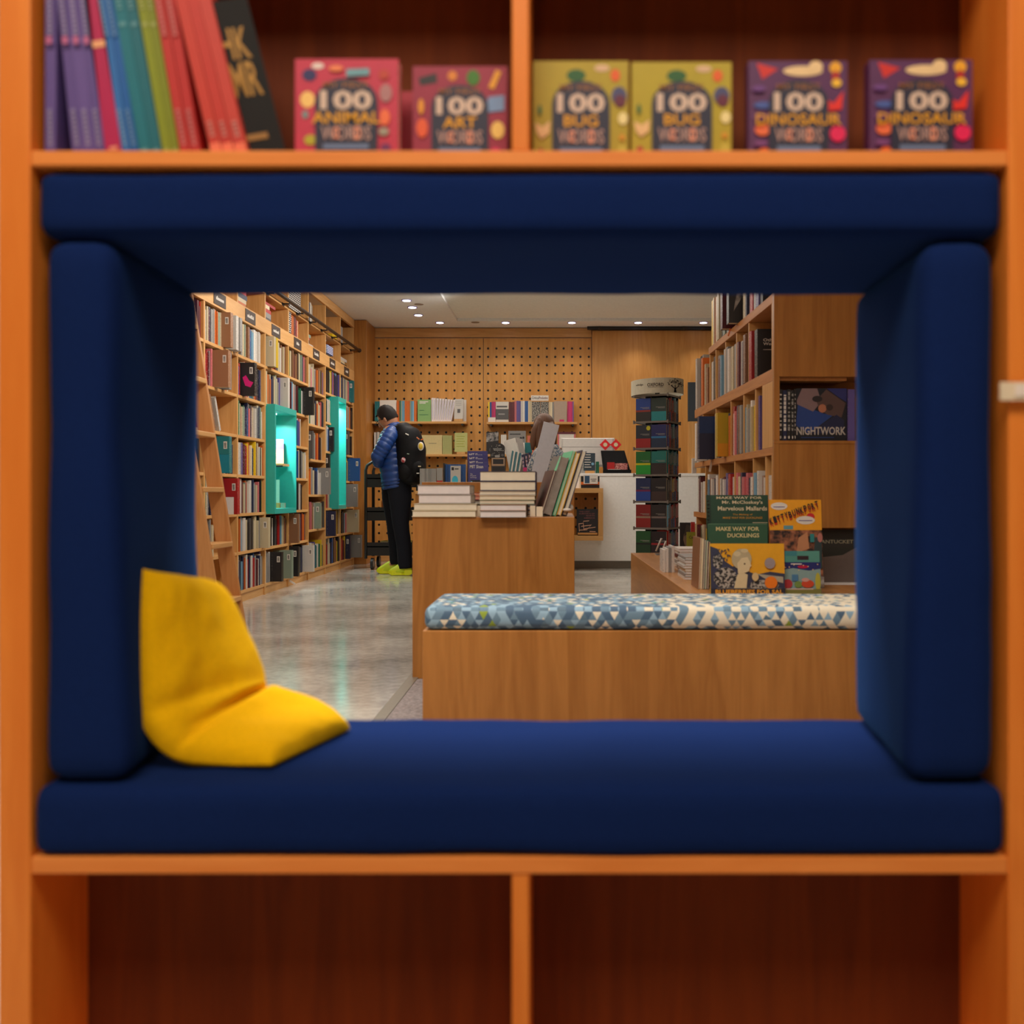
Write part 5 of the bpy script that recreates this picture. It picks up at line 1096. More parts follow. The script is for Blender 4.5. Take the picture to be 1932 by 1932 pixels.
mb = MB(); f = Face(mb, (x0, Yx, z0), (1,0,0), (0,0,1), w_, hh); rr = random.Random(3)
for q in range(26): f.ell(rr.uniform(.08,.92), rr.uniform(.1,.9), .018, .018, plain('w'), n=6)
f.rect(.2,.8,.56,.62,plain('g')); f.rect(.25,.75,.46,.52,plain('g')); f.ell(.14,.14,.1,.1,plain('d')); f.ell(.86,.14,.1,.1,plain('d')); f.ell(.5,.06,.18,.1,plain('g')); mb.build('cover_print', r)
# white slabs, teal-striped books, navy set, tall pale slab
def slab(name, lab, pts, Yf, dep, mat, cat='book', group=None):
    mb = MB(); mb.prism([P(a, b_, Yf) for a, b_ in pts], (0, dep, 0), mat); zz = min(q.z for q in mb.v); return tag(mb.build(name, loc=(P(*pts[0], Yf).x, Yf, zz), bevel=.001), lab, cat, group)
slab('white_box_book', 'tilted plain white boxed book behind the top stack', [(950,832),(972,826),(981,862),(980,924.5),(968,924.5)], 9.3, .07, plain('w'))
slab('white_box_book', 'pale grey boxed book tilted right of the plain white one', [(973.5,826),(985,828),(991,856),(990,924.5),(982.5,924.5),(981.8,862)], 9.32, .06, rgbm(170,160,154))
for q in range(3):
    x = 959+q*7.2; slab('slim_book', 'teal and white slim book leaning, %s of three' % ORD[q], [(x-6,924.5),(x-2.8,924.5),(x+3.2,896),(x+10.2,851+2*q),(x+7,850+2*q),(x,896)], 9.16, .1, rgbm(70,120,130), group='teal-edged leaning books'); slab('slim_book', 'white slim book leaning beside the teal one, %s of three' % ORD[q], [(x-2.6,924.5),(x+.6,924.5),(x+6.6,896),(x+13.4,852+2*q),(x+10.4,851+2*q),(x+3.4,896)], 9.16, .1, plain('w'), group='white leaning books')
for q in range(3):
    x = 983.5+q*6.4; o = slab('boxed_set', 'navy book with pale lettering, %s of the tilted navy set' % ORD[q], [(x+7,924.5),(x+12.5,924.5),(x+10,896),(x+5.6,857-2*q),(x,858-2*q),(x+4.5,896)], 9.12, .1, plain('n'), group='tilted navy set')
    mb = MB()
    for j in range(5): mb.add([P(x+1.3+j*.55, 863+j*7-2*q, 9.119), P(x+4+j*.55, 862+j*7-2*q, 9.119), P(x+4.6+j*.55, 867+j*7-2*q, 9.119), P(x+1.9+j*.55, 868+j*7-2*q, 9.119)], [(0,1,2,3)], rgbm(180,150,160))
    mb.build('spine_print', o)
slab('slim_book', 'hot pink book standing at the foot of the navy set', [(987,882),(1000,882),(1000,924),(987,924)], 9.105, .03, plain('h'))
slab('tall_white_board', 'tall pale grey slab leaning right in front of the cashier', [(993,930),(1021,930),(1055.5,802.5),(1026,795)], 7.4, .02, flat('pale_board', (196,196,204), .6), 'board')
mb = MB(); mb.box(XX(985, 7.4), XX(1030, 7.4), 7.3, 7.6, .0, ZZ(930.5, 7.4), M_WOODD); tag(mb.build('display_block', loc=(XX(1008, 7.4), 7.45, 0)), 'narrow wooden pedestal hidden behind the stacks, holding the pale slab', 'display block')
lying_box('leaflet', 'teal and orange leaflet between the white boxes and the cashier', 'leaflet', plain('t'), XX(990, 9.4), XX(1004, 9.4), 9.4, 9.41, ZM+.0005, ZZ(835, 9.4)); o = bpy.data.objects['leaflet']
mb = MB(); f = Face(mb, (XX(990, 9.4), 9.4, ZM), (1,0,0), (0,0,1), 14*9.4/FP, ZZ(835, 9.4)-ZM); f.rect(0,1,.62,.78,rgbm(230,170,100)); f.rect(.1,.7,.52,.62,rgbm(250,90,10)); mb.build('leaflet_print', o)
# ------------------------------------------------------------ book cart
rt = empty('book_cart', (-1.78, 10.25, 0)); tag(rt, 'black metal book cart behind the shopper', 'cart')
for yy in (10.05, 10.45):
    mb = MB(); a0_ = [(-2.065, yy, .12), (-2.065, yy, 1.05), (-2.05, yy, 1.10), (-2.0, yy, 1.135), (-1.9, yy, 1.14), (-1.65, yy, 1.14), (-1.56, yy, 1.13), (-1.52, yy, 1.08), (-1.515, yy, .12)]
    mb.tube(a0_, [.016]*len(a0_), 10, M_BLACK); part('frame', mb, rt, smooth=True)
for z in (.97, .62, .25):
    mb = MB(); mb.box(-2.06, -1.52, 10.05, 10.45, z-.012, z, M_BLACK); mb.box(-2.06, -1.52, 10.05, 10.058, z-.10, z+.04, M_BLACK); part('tray', mb, rt)
for x in (-2.0, -1.58):
    for yy in (10.08, 10.42):
        mb = MB(); mb.cyl((x-.014, yy, .064), (x+.014, yy, .064), .062, n=20, mat=M_BLACK); w_o = part('wheel', mb, rt, smooth=False)
        mb = MB(); mb.cyl((x-.016, yy, .064), (x+.016, yy, .064), .035, n=16, mat=plain('g')); mb.build('hub', w_o)
stack([('brown book at the bottom on the cart\'s lower tray', 'i', .2, .3, .03, 0), ('yellow-edged book above the brown one on the cart', 'l', .2, .3, .02, 0)], -1.62, .2505, 10.1, 'books on the cart', '')
lying_box('folder', 'orange-red folder standing on the cart behind the shopper', 'folder', plain('o'), -1.93, -1.70, 10.2, 10.23, .6205, .73)
lying_box('folder', 'blue folder lying on top of the cart', 'folder', plain('s'), -1.86, -1.72, 10.15, 10.3, .9705, 1.0)

# ------------------------------------------------------------ right bookcase
XR, YR, dR = .959, 4.34, -.025      # near corner and drift of x per metre
def rx(y, off=0): return XR+dR*(y-YR)+off
RTr = Matrix.Translation((XR, YR, 0)) @ Matrix.Rotation(math.atan(.025), 4, 'Z')    # local: x into the case, y away
M_WOODR = wood('right_case_shelf_oak', (200,138,80), (176,114,60), .5, 'Y')
rt = empty('right_bookcase', (XR, YR, 0), (0, 0, math.atan(.025))); tag(rt, 'double-sided wooden bookcase on the right with cubbies in its end', 'bookcase')
def rpart(name, mb): return mb.build(name, rt, local=True, bevel=.0015)
PL = [(1.67, 1.712, 1.63), (1.316, 1.371, 2.16), (.978, 1.012, 2.16), (.645, .68, 2.2), (.33, .36, 2.2), (.0, .06, 2.2)]
for a, b_, L_ in PL:
    mb = MB(); mb.box(0, .34, .0, L_, a, b_, M_WOODR); rpart('shelf', mb)
mb = MB(); mb.box(.34, .36, .21, 2.16, 0, 2.7, M_WOOD); rpart('back_panel', mb)
RDIV = {'B': [.0, .50, .80, 1.1, 1.4, 1.6], 'C': [.2, .35, .62, .95, 1.4, 1.85], 'D': [.0, .14, .4, .85, 1.3, 1.75], 'E': [.2, 2.1], 'A': []}
for key_, z0, z1 in (('B', 1.371, 1.67), ('C', 1.012, 1.316), ('D', .68, .978), ('E', .06, .645)):
    for y in RDIV[key_]:
        if key_ == 'B' and y > 1.5: z1 = 1.67
        mb = MB(); mb.box(.004 if y else 0, .34, y, y+.02, z0+.0005, z1-.0005, M_WOOD); rpart('divider', mb)
mb = MB(); mb.box(0, .022, .0, .20, 1.013, 1.315, M_WOOD); rpart('near_post', mb)
mb = MB(); mb.box(-.002, .34, -.03, -.001, 1.712, 2.7, M_WOOD); rpart('end_panel', mb)
# end wall (faces the camera): panel with two cubbies
s4 = YR/FP; Ze = lambda py: CH-(py-CY)*s4; Xe = lambda px: (px-CX)*s4-XR
M_END = M_WOODD
e0, e1 = -.001, .74
mb = MB(); mb.box(e0, e1, -.031, -.001, Ze(712), 2.7, M_END); rpart('end_panel', mb)
mb = MB(); mb.box(e0, Xe(1468), -.031, .0, Ze(832), Ze(712), M_END); rpart('end_panel', mb)
mb = MB(); mb.box(e0, e1, -.031, -.001, Ze(838), Ze(832), M_END); mb.box(e0+.02, e1, -.028, -.001, Ze(996), Ze(838), M_END); mb.box(e0, .022, -.031, -.001, Ze(1110), Ze(838), M_END); rpart('end_door', mb)
mb = MB(); mb.box(.345, e1, .0, .19, Ze(712), Ze(712)+.02, M_END); mb.box(Xe(1468)-.003, e1, .0, .19, Ze(832)-.012, Ze(832), M_END); mb.box(Xe(1468)-.003, e1, .19, .199, Ze(832), Ze(712), M_END); rpart('cubby', mb)
mb = MB(); mb.box(.345, e1, .0, .19, Ze(996)-.0, Ze(996)+.02, M_END); mb.box(.022, e1, .19, .199, .06, Ze(996), M_END); mb.box(.022, e1, -.02, .19, Ze(1100)-.02, Ze(1100), M_WHITE); rpart('cubby', mb)
mb = MB(); mb.box(e1-.02, e1, .0, 2.16, 0, 2.7, M_WOOD); rpart('side_panel', mb)
mb = MB(); mb.box(.021, e1, -.03, -.001, .0, Ze(1100)-.021, M_END); rpart('base_panel', mb)
# cubby books
def W(l): return RTr @ Vector(l)
rz = math.atan(.025); yc_ = YR+.005; sc_ = yc_/FP
zf = Ze(832)+.0005
for q, (c, a, b_) in enumerate((('k',1469,1476.5),('n',1477,1485),('k',1485.3,1492),('k',1492.5,1498),('k',1498.3,1502))):
    x0, x1 = XX(a, yc_), XX(b_, yc_); t = x1-x0; r = empty('library_book', (x0, yc_, zf)); tag(r, '%s-spined photo book, %s from left inside the end cubby' % (CN[c], ORD[q]), 'book', 'photo books in the end cubby')
    mb = MB(); hh = .235-.004*(q % 2); mb.box(0, t-.001, 0, .17, 0, hh, cover(c)); mb.build('cover', r, local=True); mb = MB(); f = Face(mb, (0,0,0), (1,0,0), (0,0,1), t, hh); f.N = Vector((0,-1,0))
    rr = random.Random(q+4)
    for j in range(9): f.rect(.2, .75, .2+.085*j, .2+.085*j+rr.choice([.03,.05,.07]), plain('w' if q < 2 else 'g'))
    f.ell(.45, .07, .2, .03, plain('w')); mb.build('spine_print', r, local=True)
def nw(f):
    f.rect(0,1,0,1,rgbm(16,18,30)); f.poly([(.0,.30),(.04,.72),(.55,.52),(.75,.50),(.25,.14)],rgbm(28,60,130)); f.poly([(.02,.78),(.12,1),(.42,1),(.5,.75),(.34,.56),(.02,.70)],rgbm(130,104,106)); f.poly([(.4,.78),(.6,.98),(.98,.72),(.9,.45),(.62,.5),(.45,.62)],rgbm(86,62,58))
    f.poly([(.6,1),(1,1),(1,.74),(.86,.82)],rgbm(40,44,110)); f.poly([(.25,.14),(.8,.5),(.95,.4),(.95,.16)],rgbm(22,28,66)); f.ell(.52,.62,.08,.08,rgbm(176,110,80)); f.ell(.42,.80,.10,.06,rgbm(36,26,28)); f.ell(.66,.64,.07,.06,rgbm(50,34,32))
    f.text('NIGHTWORK', .01, .98, .115, .27, rgbm(190,180,170), .02); f.rect(.1,.75,.06,.075,rgbm(34,62,120))
book_thing('book', 'dark blue photo book titled in pale capitals inside the end cubby', (XX(1550.5, yc_), yc_+.01, zf), 96*sc_, .24, .03, 'k', nw, rot=(0,0,0))
spx = XX(1600, yc_); mb = MB(); mb.box(0, .03, 0, .17, 0, .235, cover('v')); o = mb.build('library_book'); o.location = (spx, yc_, zf); tag(o, 'purple photo book, last inside the end cubby', 'book', 'photo books in the end cubby')
def nt_(f):
    f.rect(0,1,0,1,rgbm(112,98,92)); f.rect(0,1,.66,1,rgbm(44,42,38)); f.poly([(0,.66),(0,.55),(.2,.48),(.5,.52),(.7,.66)],rgbm(40,42,36)); f.text('NANTUCKET', .10, .66, .74, .81, rgbm(150,144,120), .02)
Ye = YR+.04; book_thing('book', 'grey coastal photo book standing in the lower end cubby', (XX(1590, Ye), Ye, Ze(1100)+.0005), .30, .24, .03, 'g', nt_)

# rows of books in the right bookcase: far -> near
RROW = {'A': (1.7124, .12, 1.60, "y3 c1 r3 c2 c2 d4 a3 g3 m!4 d2 k!6 c2 n1 k2 r3 g2 v2 k2", 'top shelf'),
 'B': (1.3714, .03, 2.13, "w5 k3 g2 o4 c2 i4 w3 k4 g3 m3 s2 w3 g3 w2 c3 g2 m2 w2 n2 i2 i2 r5 k4 _11", 'second shelf from top'),
 'C': (1.0124, .225, 2.15, "s4 w4 g4 c4 w!5 d4 k4 g4 w3 n!!6 c3 k2 n2 c3 g2 v2 c2 y!4 n2 o3 r3 w2 p2 w2 n3 i2 g3 s2 c2 g3 w2 c2 y3 v2", 'third shelf from top'),
 'D': (.6804, .0+.03, 2.1, "k3 w2 g2 m3 w2 w3 k2 w3 s1 r3 i2 w2 n2 w4 p2 w2 n2 m2 w2 v3 w2 w2 r3 w2 p2 c3 g3 n2 p3 p2 n2 w5 s3 n2 w2 i2 w3 w3", 'fourth shelf from top'),
 'E': (.3604, 1.3, 2.1, "r3 w3 c2 m2 y2 e3 c2 n3 k3", 'fifth shelf from top')}
for key, (z, ya, yb2, st, where) in RROW.items():
    tk = tokens(st); tot = sum(t for _, t, _, _ in tk); k = (yb2-ya-.021*len([q for q in RDIV[key] if ya < q < yb2-.1]))/tot*.93; y = yb2-(.021 if key == 'E' else 0); rnd = random.Random(ord(key))
    hm = {'A': .32, 'B': .27, 'C': .27, 'D': .245, 'E': .25}[key]; num = 0
    for (c, t, pr, ln) in tk:
        if c == '_': y -= t*k; continue
        tt = min(t*k, .06); num += 1
        for dv in RDIV[key]:
            if y > dv-.001 and y-tt < dv+.021: y = dv-.001
        if y-tt < ya-.002: continue
        h = rnd.uniform(.82, 1)*hm
        if key == 'B' and num <= 4: h = .34 if num <= 3 else .31
        if key == 'D': h = rnd.uniform(.19, .245)
        d = rnd.uniform(.15, .2); xo = {0: rnd.uniform(-.004, .016), 1: -.05, 2: -.09}[pr]
        oth = key == 'B' and c == 'k' and t == 4 and num > 10
        if oth: xo = .004; h = .235; pr = 1
        mb = MB(); cm = cover(c); b_ = .0025; T_ = tt-.0012
        mb.box(0, .003, 0, T_, 0, h, cm); mb.box(.003, d, 0, b_, 0, h, cm); mb.box(.003, d, T_-b_, T_, 0, h, cm); mb.box(.003, d-.004, b_, T_-b_, .003, h-.003, M_PAGE)
        if pr:
            f = Face(mb, (0,0,0), (1,0,0), (0,0,1), .13, h); f.N = Vector((0,-1,0))
            if oth: f.text('Other', .22, .78, .74, .80, plain('w'), .01); f.text('Worlds', .22, .82, .66, .72, plain('w'), .01); f.rect(.22,.6,.56,.575,plain('g'))
            elif key == 'A' and c == 'k': f.poly([(.2,.2),(.9,.7),(1,1),(.5,1)], M_PHOTO)
            elif c == 'n': f.rect(.0,1,.6,1,rgbm(20,50,100))
            elif c == 'y': f.rect(0,1,0,.3,rgbm(222,150,20))
        o = mb.build('library_book'); o.location = W((xo, y-tt, z+.0004)); o.rotation_euler = (0, 0, rz)
        tag(o, '%s%s book, %s from left, %s of the right bookcase' % ('protruding ' if pr and not oth else '', CN[c], ORD[num-1], where), 'book', 'books in the right bookcase'); y -= t*k
# slips and white card arms at the far end
def slip(lab, a, b_, Yp, wd, mat=None, name='paper_slip'):
    p = P(*a, Yp); q = P(*b_, Yp); d = (q-p).normalized(); s = Vector((d.z, 0, -d.x))*wd/2
    mb = MB(); mb.prism([p-s, p+s, q+s, q-s], (0, .0015, 0), mat or plain('w')); tag(mb.build(name, loc=((p+q)/2)), lab, 'paper slip')
slip('white slip hanging from the third shelf of the right bookcase', (1345,860), (1339,890), 5.855, .014)
slip('orange slip on the top shelf edge of the right bookcase', (1378,620), (1374,634), 5.2, .008, plain('o'))
slip('white slip at the far end of the third shelf', (1317,867), (1307,884), 6.517, .010)
lying_box('white_stand', 'white card box at the far end of the fourth shelf', 'box', plain('w'), XX(1305, 6.55), XX(1313, 6.55), 6.52, 6.56, ZZ(893, 6.55), ZZ(865, 6.55))

# ------------------------------------------------------------ things on the low table
Zl = h_+.0005
def kitty(f):
    Yc_ = rgbm(236,160,20); f.rect(0,1,0,1,Yc_); f.ell(.79,.775,.08,.05,rgbm(200,30,36)); f.rect(.0,1,.0,.60,M_ROCK); f.poly([(.5,.3),(.75,.36),(.72,.58),(.55,.5)],rgbm(190,130,90)); f.rect(.27,.45,.61,.66,rgbm(96,150,160))
    f.ell(.19,.915,.16,.05,plain('w')); f.ell(.69,.73,.18,.055,plain('w')); f.rect(.08,.30,.90,.91,plain('v')); f.rect(.56,.82,.72,.73,plain('v'))
    st = 'KITTYBUNKPORT'
    for i, ch in enumerate(st):
        u = .02+.073*i; v = .655+.0185*i+.006*math.sin(i*2.1); f.text(ch, u+.008, u+.064, v-.014, v+.07, rgbm(200,50,20), .02, a=.3)
    for i, ch in enumerate(st):
        u = .02+.073*i; v = .67+.0185*i+.006*math.sin(i*2.1); f.text(ch, u, u+.058, v, v+.085, plain('k'), .025, a=.3)
    f.poly([(.78,.1),(.98,.1),(.98,.52),(.86,.50)], rgbm(40,60,62)); f.ell(.95,.50,.05,.06,rgbm(176,110,100)); f.rect(.76,.84,.44,.55,rgbm(40,130,130))
def ducks(f):
    g = rgbm(42,84,58); f.rect(0,1,0,1,g); f.text('MAKE WAY FOR', .13, .86, .875, .945, rgbm(214,196,140), .02); f.text('DUCKLINGS', .32, .86, .765, .835, rgbm(214,196,140), .02); f.rect(0,1,.985,.995,rgbm(90,124,96)); f.rect(.1,.9,.1,.6,rgbm(120,130,90))
def mall(f):
    f.rect(0,1,0,1,rgbm(28,66,46)); f.rect(0,.07,0,1,rgbm(22,50,36)); f.text('MAKE WAY FOR', .16, .90, .945, .98, plain('c'), .02); f.text("Mr. McCloskey's", .25, .91, .865, .925, plain('c'), .02); f.text('Marvelous Mallards', .18, .98, .785, .845, plain('c'), .02)
    f.text('The Making of', .42, .74, .715, .742, rgbm(206,146,50), .01); f.text('MAKE WAY FOR DUCKLINGS', .26, .90, .672, .70, rgbm(206,146,50), .01); f.rect(.74,.98,.615,.622,plain('c'))
def blueb(f):
    f.rect(0,1,0,1,rgbm(222,160,24)); f.poly([(0,0),(1,0),(1,.42),(.8,.46),(.62,.40),(.52,.46),(.42,.58),(.30,.56),(.2,.66),(.1,.9),(0,.95)],rgbm(50,54,78)); f.ell(.2,.34,.16,.2,M_BW); f.ell(.1,.66,.07,.14,M_BW); f.ell(.72,.2,.2,.10,M_BW)
    f.poly([(.62,.42),(.98,.36),(.98,.24),(.74,.32)],rgbm(168,160,140))
    for q in range(14):
        a = q*.45; f.ell(.1+.012*q, .78+.1*math.sin(q*1.7), .022, .012, rgbm(60,60,70), a=a)
    f.poly([(.31,.14),(.36,.40),(.42,.46),(.50,.40),(.48,.14)],rgbm(206,190,150)); f.ell(.42,.70,.135,.20,rgbm(178,164,130)); f.poly([(.37,.42),(.36,.62),(.42,.72),(.50,.74),(.535,.64),(.55,.57),(.53,.54),(.52,.47),(.47,.44)],rgbm(210,192,152)); f.ell(.36,.80,.05,.05,rgbm(200,184,146)); f.ell(.46,.86,.05,.04,rgbm(200,184,146)); f.ell(.46,.61,.012,.014,rgbm(80,70,60)); f.ell(.60,.36,.045,.08,rgbm(206,180,130))
    f.ell(.80,.62,.072,.105,rgbm(150,138,140)); f.ell(.81,.25,.085,.12,rgbm(226,120,20)); f.rect(.0,1,.0,.135,rgbm(38,40,54)); f.rect(.08,.95,.138,.144,rgbm(150,140,120)); f.text('BLUEBERRIES FOR SAL', .06, .97, .035, .115, rgbm(226,160,40), .03)
def dream(f):
    f.rect(0,1,0,1,rgbm(130,160,160)); f.poly([(0,.76),(.3,.82),(.7,.74),(1,.8),(1,1),(0,1)],rgbm(28,36,104)); f.ell(.09,.88,.045,.06,rgbm(230,180,130)); f.ell(.12,.90,.04,.055,rgbm(28,36,104)); f.ell(.55,.86,.14,.05,rgbm(170,16,60)); f.rect(.24,.52,.93,.96,plain('w'))
    for q in range(7): f.ell(.2+.12*q, .85+.09*math.sin(q*2.3), .014, .018, rgbm(236,200,140))
    f.rect(.26,.42,.42,.62,rgbm(70,120,160)); f.ell(.15,.34,.12,.14,rgbm(170,50,60)); f.ell(.42,.32,.1,.1,rgbm(110,140,70)); f.ell(.66,.34,.16,.12,rgbm(196,70,40)); f.ell(.92,.4,.07,.28,rgbm(176,170,60)); f.ell(.6,.46,.1,.06,rgbm(200,150,140)); f.rect(0,1,0,.18,rgbm(120,120,60)); f.rect(.1,.8,.16,.2,rgbm(190,170,160))
def place(name, lab, px0, px1, pyt, Yf, zb, art, ck, t=.012, lean=6, **k):
    hh = ZZ(pyt, Yf)-zb; return book_thing(name, lab, (XX((px0+px1)/2, Yf), Yf, zb), (px1-px0)*Yf/FP, hh/math.cos(math.radians(lean)), t, ck, art, rot=(-math.radians(lean), 0, 0), **k)
place('picture_book', 'large spiral-bound dark green book at the back of the low table display', 1335, 1452, 934, 4.12, Zl+.08, mall, 'e')
place('picture_book', 'green picture book with cream title in front of the spiral-bound one', 1338, 1450, 988, 4.05, Zl+.02, ducks, 'e')
place('picture_book', 'orange-yellow picture book with slanting black title', 1454, 1553, 943, 4.06, Zl+.05, kitty, 'o')
place('picture_book', 'wide yellow picture book with a dark berry thicket, front of the display', 1341, 1481, 1026, 3.75, Zl, blueb, 'y', lean=5)
place('picture_book', 'teal case-shaped children\'s book behind the small night-sky one', 1483, 1548, 1040, 3.9, Zl, lambda f: [f.rect(0,1,0,1,rgbm(84,148,134)), f.rect(.35,.68,.78,.88,rgbm(50,30,34)), f.rect(.0,.34,.88,1,rgbm(60,130,136))], 't')
place('picture_book', 'small night-sky board book at the front right of the display', 1475, 1549, 1061, 3.78, Zl, dream, 'b', t=.02, lean=4)
rt = empty('display_riser', (.9, 4.13, Zl)); tag(rt, 'clear acrylic riser behind the picture books on the low table', 'stand')
mb = MB(); mb.box(XX(1337, 4.1), XX(1450, 4.1), 4.115, 4.19, Zl, Zl+.078, M_ACR); part('step', mb, rt)
mb = MB(); mb.box(XX(1456, 4.1), XX(1550, 4.1), 4.06, 4.16, Zl, Zl+.048, M_ACR); part('step', mb, rt)
mb = MB(); mb.box(XX(1340, 4.1), XX(1448, 4.1), 4.048, 4.10, Zl, Zl+.018, M_ACR); part('step', mb, rt)
mb = MB(); 
# spiral binding on the dark green book
for q in range(22): mb.cyl(P(1334, 945+q*7, 4.10), P(1338.5, 945+q*7, 4.10), .0028, n=6, mat=M_BLACK)
tag(mb.build('spiral_binding', bpy.data.objects['picture_book']) if False else mb.build('spiral_binding', loc=P(1336, 1010, 4.1)), 'black wire binding along the left of the dark green book', 'binding')
# fan of thin books seen edge-on at the left of the display
for q in range(5):
    Yf = 4.0; x = XX(1318+q*4.2, Yf); mb = MB(); cm = [cover('i'), cover('c'), cover('d'), cover('a'), cover('m')][q]; H = .215-.004*q
    mb.box(-.004, .0, 0, .2, 0, H, cm); mb.box(.0, .0035, .002, .198, .002, H-.002, M_PAGE); mb.box(.0035, .0055, 0, .2, 0, H, cm)
    o = mb.build('picture_book'); o.location = (x, Yf, Zl); o.rotation_euler = (0, math.radians(2.2), 0); tag(o, '%s picture book seen edge-on, %s from left beside the green books' % (CN['icdam'[q]], ORD[q]), 'book', 'edge-on picture books on the low table')
# white stacks at the left front
def wstack(n, px0, px1, Yf, dep, z0, hh, where, group, cols):
    z = z0
    for q in range(n):
        x0, x1 = XX(px0, Yf)+random.uniform(-.006, .006), XX(px1, Yf); c = cols[q % len(cols)]; mb = MB(); b_ = .0015
        mb.box(x0, x1, Yf, Yf+dep, z, z+b_, cover(c)); mb.box(x0, x1, Yf, Yf+dep, z+hh-b_, z+hh, cover(c)); mb.box(x0, x0+.002, Yf, Yf+dep, z+b_, z+hh-b_, cover(c)); mb.box(x0+.002, x1-.002, Yf+.003, Yf+dep-.003, z+b_, z+hh-b_, M_PAGEW)
        tag(mb.build('paperback', loc=((x0+x1)/2, Yf+dep/2, z)), '%s paperback lying %s from the bottom in the %s' % (CN[c], ORD[q], where), 'book', group); z += hh+.0006
wstack(8, 1292, 1322, 4.45, .26, Zl, .0125, 'right white stack on the low table', 'right stack on the low table', 'wgwcww')
wstack(7, 1281, 1320, 4.95, .22, Zl, .016, 'rear white stack on the low table', 'rear stack on the low table', 'wwgwmw')
for q in range(4):
    Yf = 4.86; x = XX(1251+q*5.5, Yf); mb = MB(); H = .115+.006*q; mb.box(0, .012, 0, .16, 0, H, cover('wwgw'[q])); mb.box(.012, .0145, .004, .156, .002, H-.002, M_PAGEW); o = mb.build('paperback'); o.location = (x, Yf, Zl); tag(o, 'white paperback standing %s from left at the table\'s left edge' % ORD[q], 'book', 'standing white paperbacks on the low table')
# upright books farther back
Yu = 6.05
for q, (a, b_, pt_, c, dy) in enumerate(((1283,1303,986,'k',0), (1296,1312,1004,'l',-.12), (1304,1311,985,'r',.12), (1309,1315,988,'c',.2), (1314,1322,990,'m',.25), (1317,1325,992,'l',.3))):
    Y_ = Yu+dy; lab = ['black book with a pale face-shaped picture on the low table','mustard yellow book in front of the black one','red book behind the mustard one','cream-spined book behind the mustard one','maroon book near the shelf corner','olive-edged book near the shelf corner'][q]
    art = (lambda f: [f.poly([(.5,.3),(.3,.5),(.35,.65),(.75,.85),(1,.8),(1,.25)], rgbm(120,100,84)), f.poly([(.35,.6),(.6,.95),(1,.9),(1,.7)], rgbm(60,50,44))]) if q == 0 else ((lambda f: [f.text('Cel', .25,.8,.75,.86,plain('k'),.01), f.ell(.8,.55,.06,.05,plain('d')), f.ell(.8,.4,.06,.05,plain('d'))]) if q == 1 else None)
    book_thing('book', lab, (XX((a+b_)/2, Y_), Y_, Zl), (b_-a)*Y_/FP, ZZ(pt_, Y_)-Zl, .02, rgbm(26,18,20) if q == 0 else c, art)
rt = empty('book_stand', (XX(1246, 6.3), 6.3, Zl)); tag(rt, 'clear acrylic two-armed book stand at the far corner of the low table', 'stand')
for a, b_ in (((1237.5,1040), (1248,1016)), ((1246,1048), (1256.5,1021))):
    mb = MB(); p = P(*a, 6.3); q = P(*b_, 6.3); mb.tube([p, q, q+Vector((.006,0,-.004))], [.006,.006,.005], 8, flat('pale_acrylic_edge', (206,196,186), .2)); part('arm', mb, rt, smooth=True)
mb = MB(); mb.box(XX(1236, 6.3), XX(1258, 6.3), 6.2, 6.36, Zl, Zl+.004, M_ACR); part('foot', mb, rt)

# ------------------------------------------------------------ people
def skin_body(name, verts, edges, rad, mat, parent, root=0, lv=2):
    me = bpy.data.meshes.new(name); me.from_pydata([tuple(v) for v in verts], edges, [])
    o = bpy.data.objects.new(name, me); C.objects.link(o); s = o.modifiers.new('s', 'SKIN'); s.use_smooth_shade = True
    for i, r in enumerate(rad): me.skin_vertices[0].data[i].radius = (r, r) if not isinstance(r, tuple) else r; me.skin_vertices[0].data[i].use_root = (i == root)
    u = o.modifiers.new('u', 'SUBSURF'); u.levels = lv; u.render_levels = lv; dg = bpy.context.evaluated_depsgraph_get(); dg.update(); nm = bpy.data.meshes.new_from_object(o.evaluated_get(dg))
    o.modifiers.clear(); o.data = nm; nm.materials.clear(); nm.materials.append(mat); nm.polygons.foreach_set('use_smooth', [True]*len(nm.polygons))
    inv = rootmat(parent).inverted(); nm.transform(inv); o.parent = parent; return o
M_SKIN = flat('skin', (196,140,108), .5); M_HAIR = fabric('black_hair', (30,24,22), .6, 160, .2, .3, .6); M_JEANS = fabric('black_denim', (26,27,34), .9, 200, .1, .2, .3)
M_JACK = flat('blue_puffer_nylon', (24,60,126), .42, var=.04); M_NEON = flat('neon_yellow_mesh', (206,222,30), .5, var=.06); M_NEON2 = flat('neon_foam_sole', (230,232,20), .5); M_PACK = fabric('black_backpack_nylon', (20,19,21), .6, 120, .05, .25, .3)
YP = 9.45
pr = empty('person', (XX(747, YP), YP, 0)); tag(pr, 'person in blue puffer jacket, black jeans and neon yellow sneakers looking down', 'person')
def pp(px, py, dy=0): return P(px, py, YP+dy)
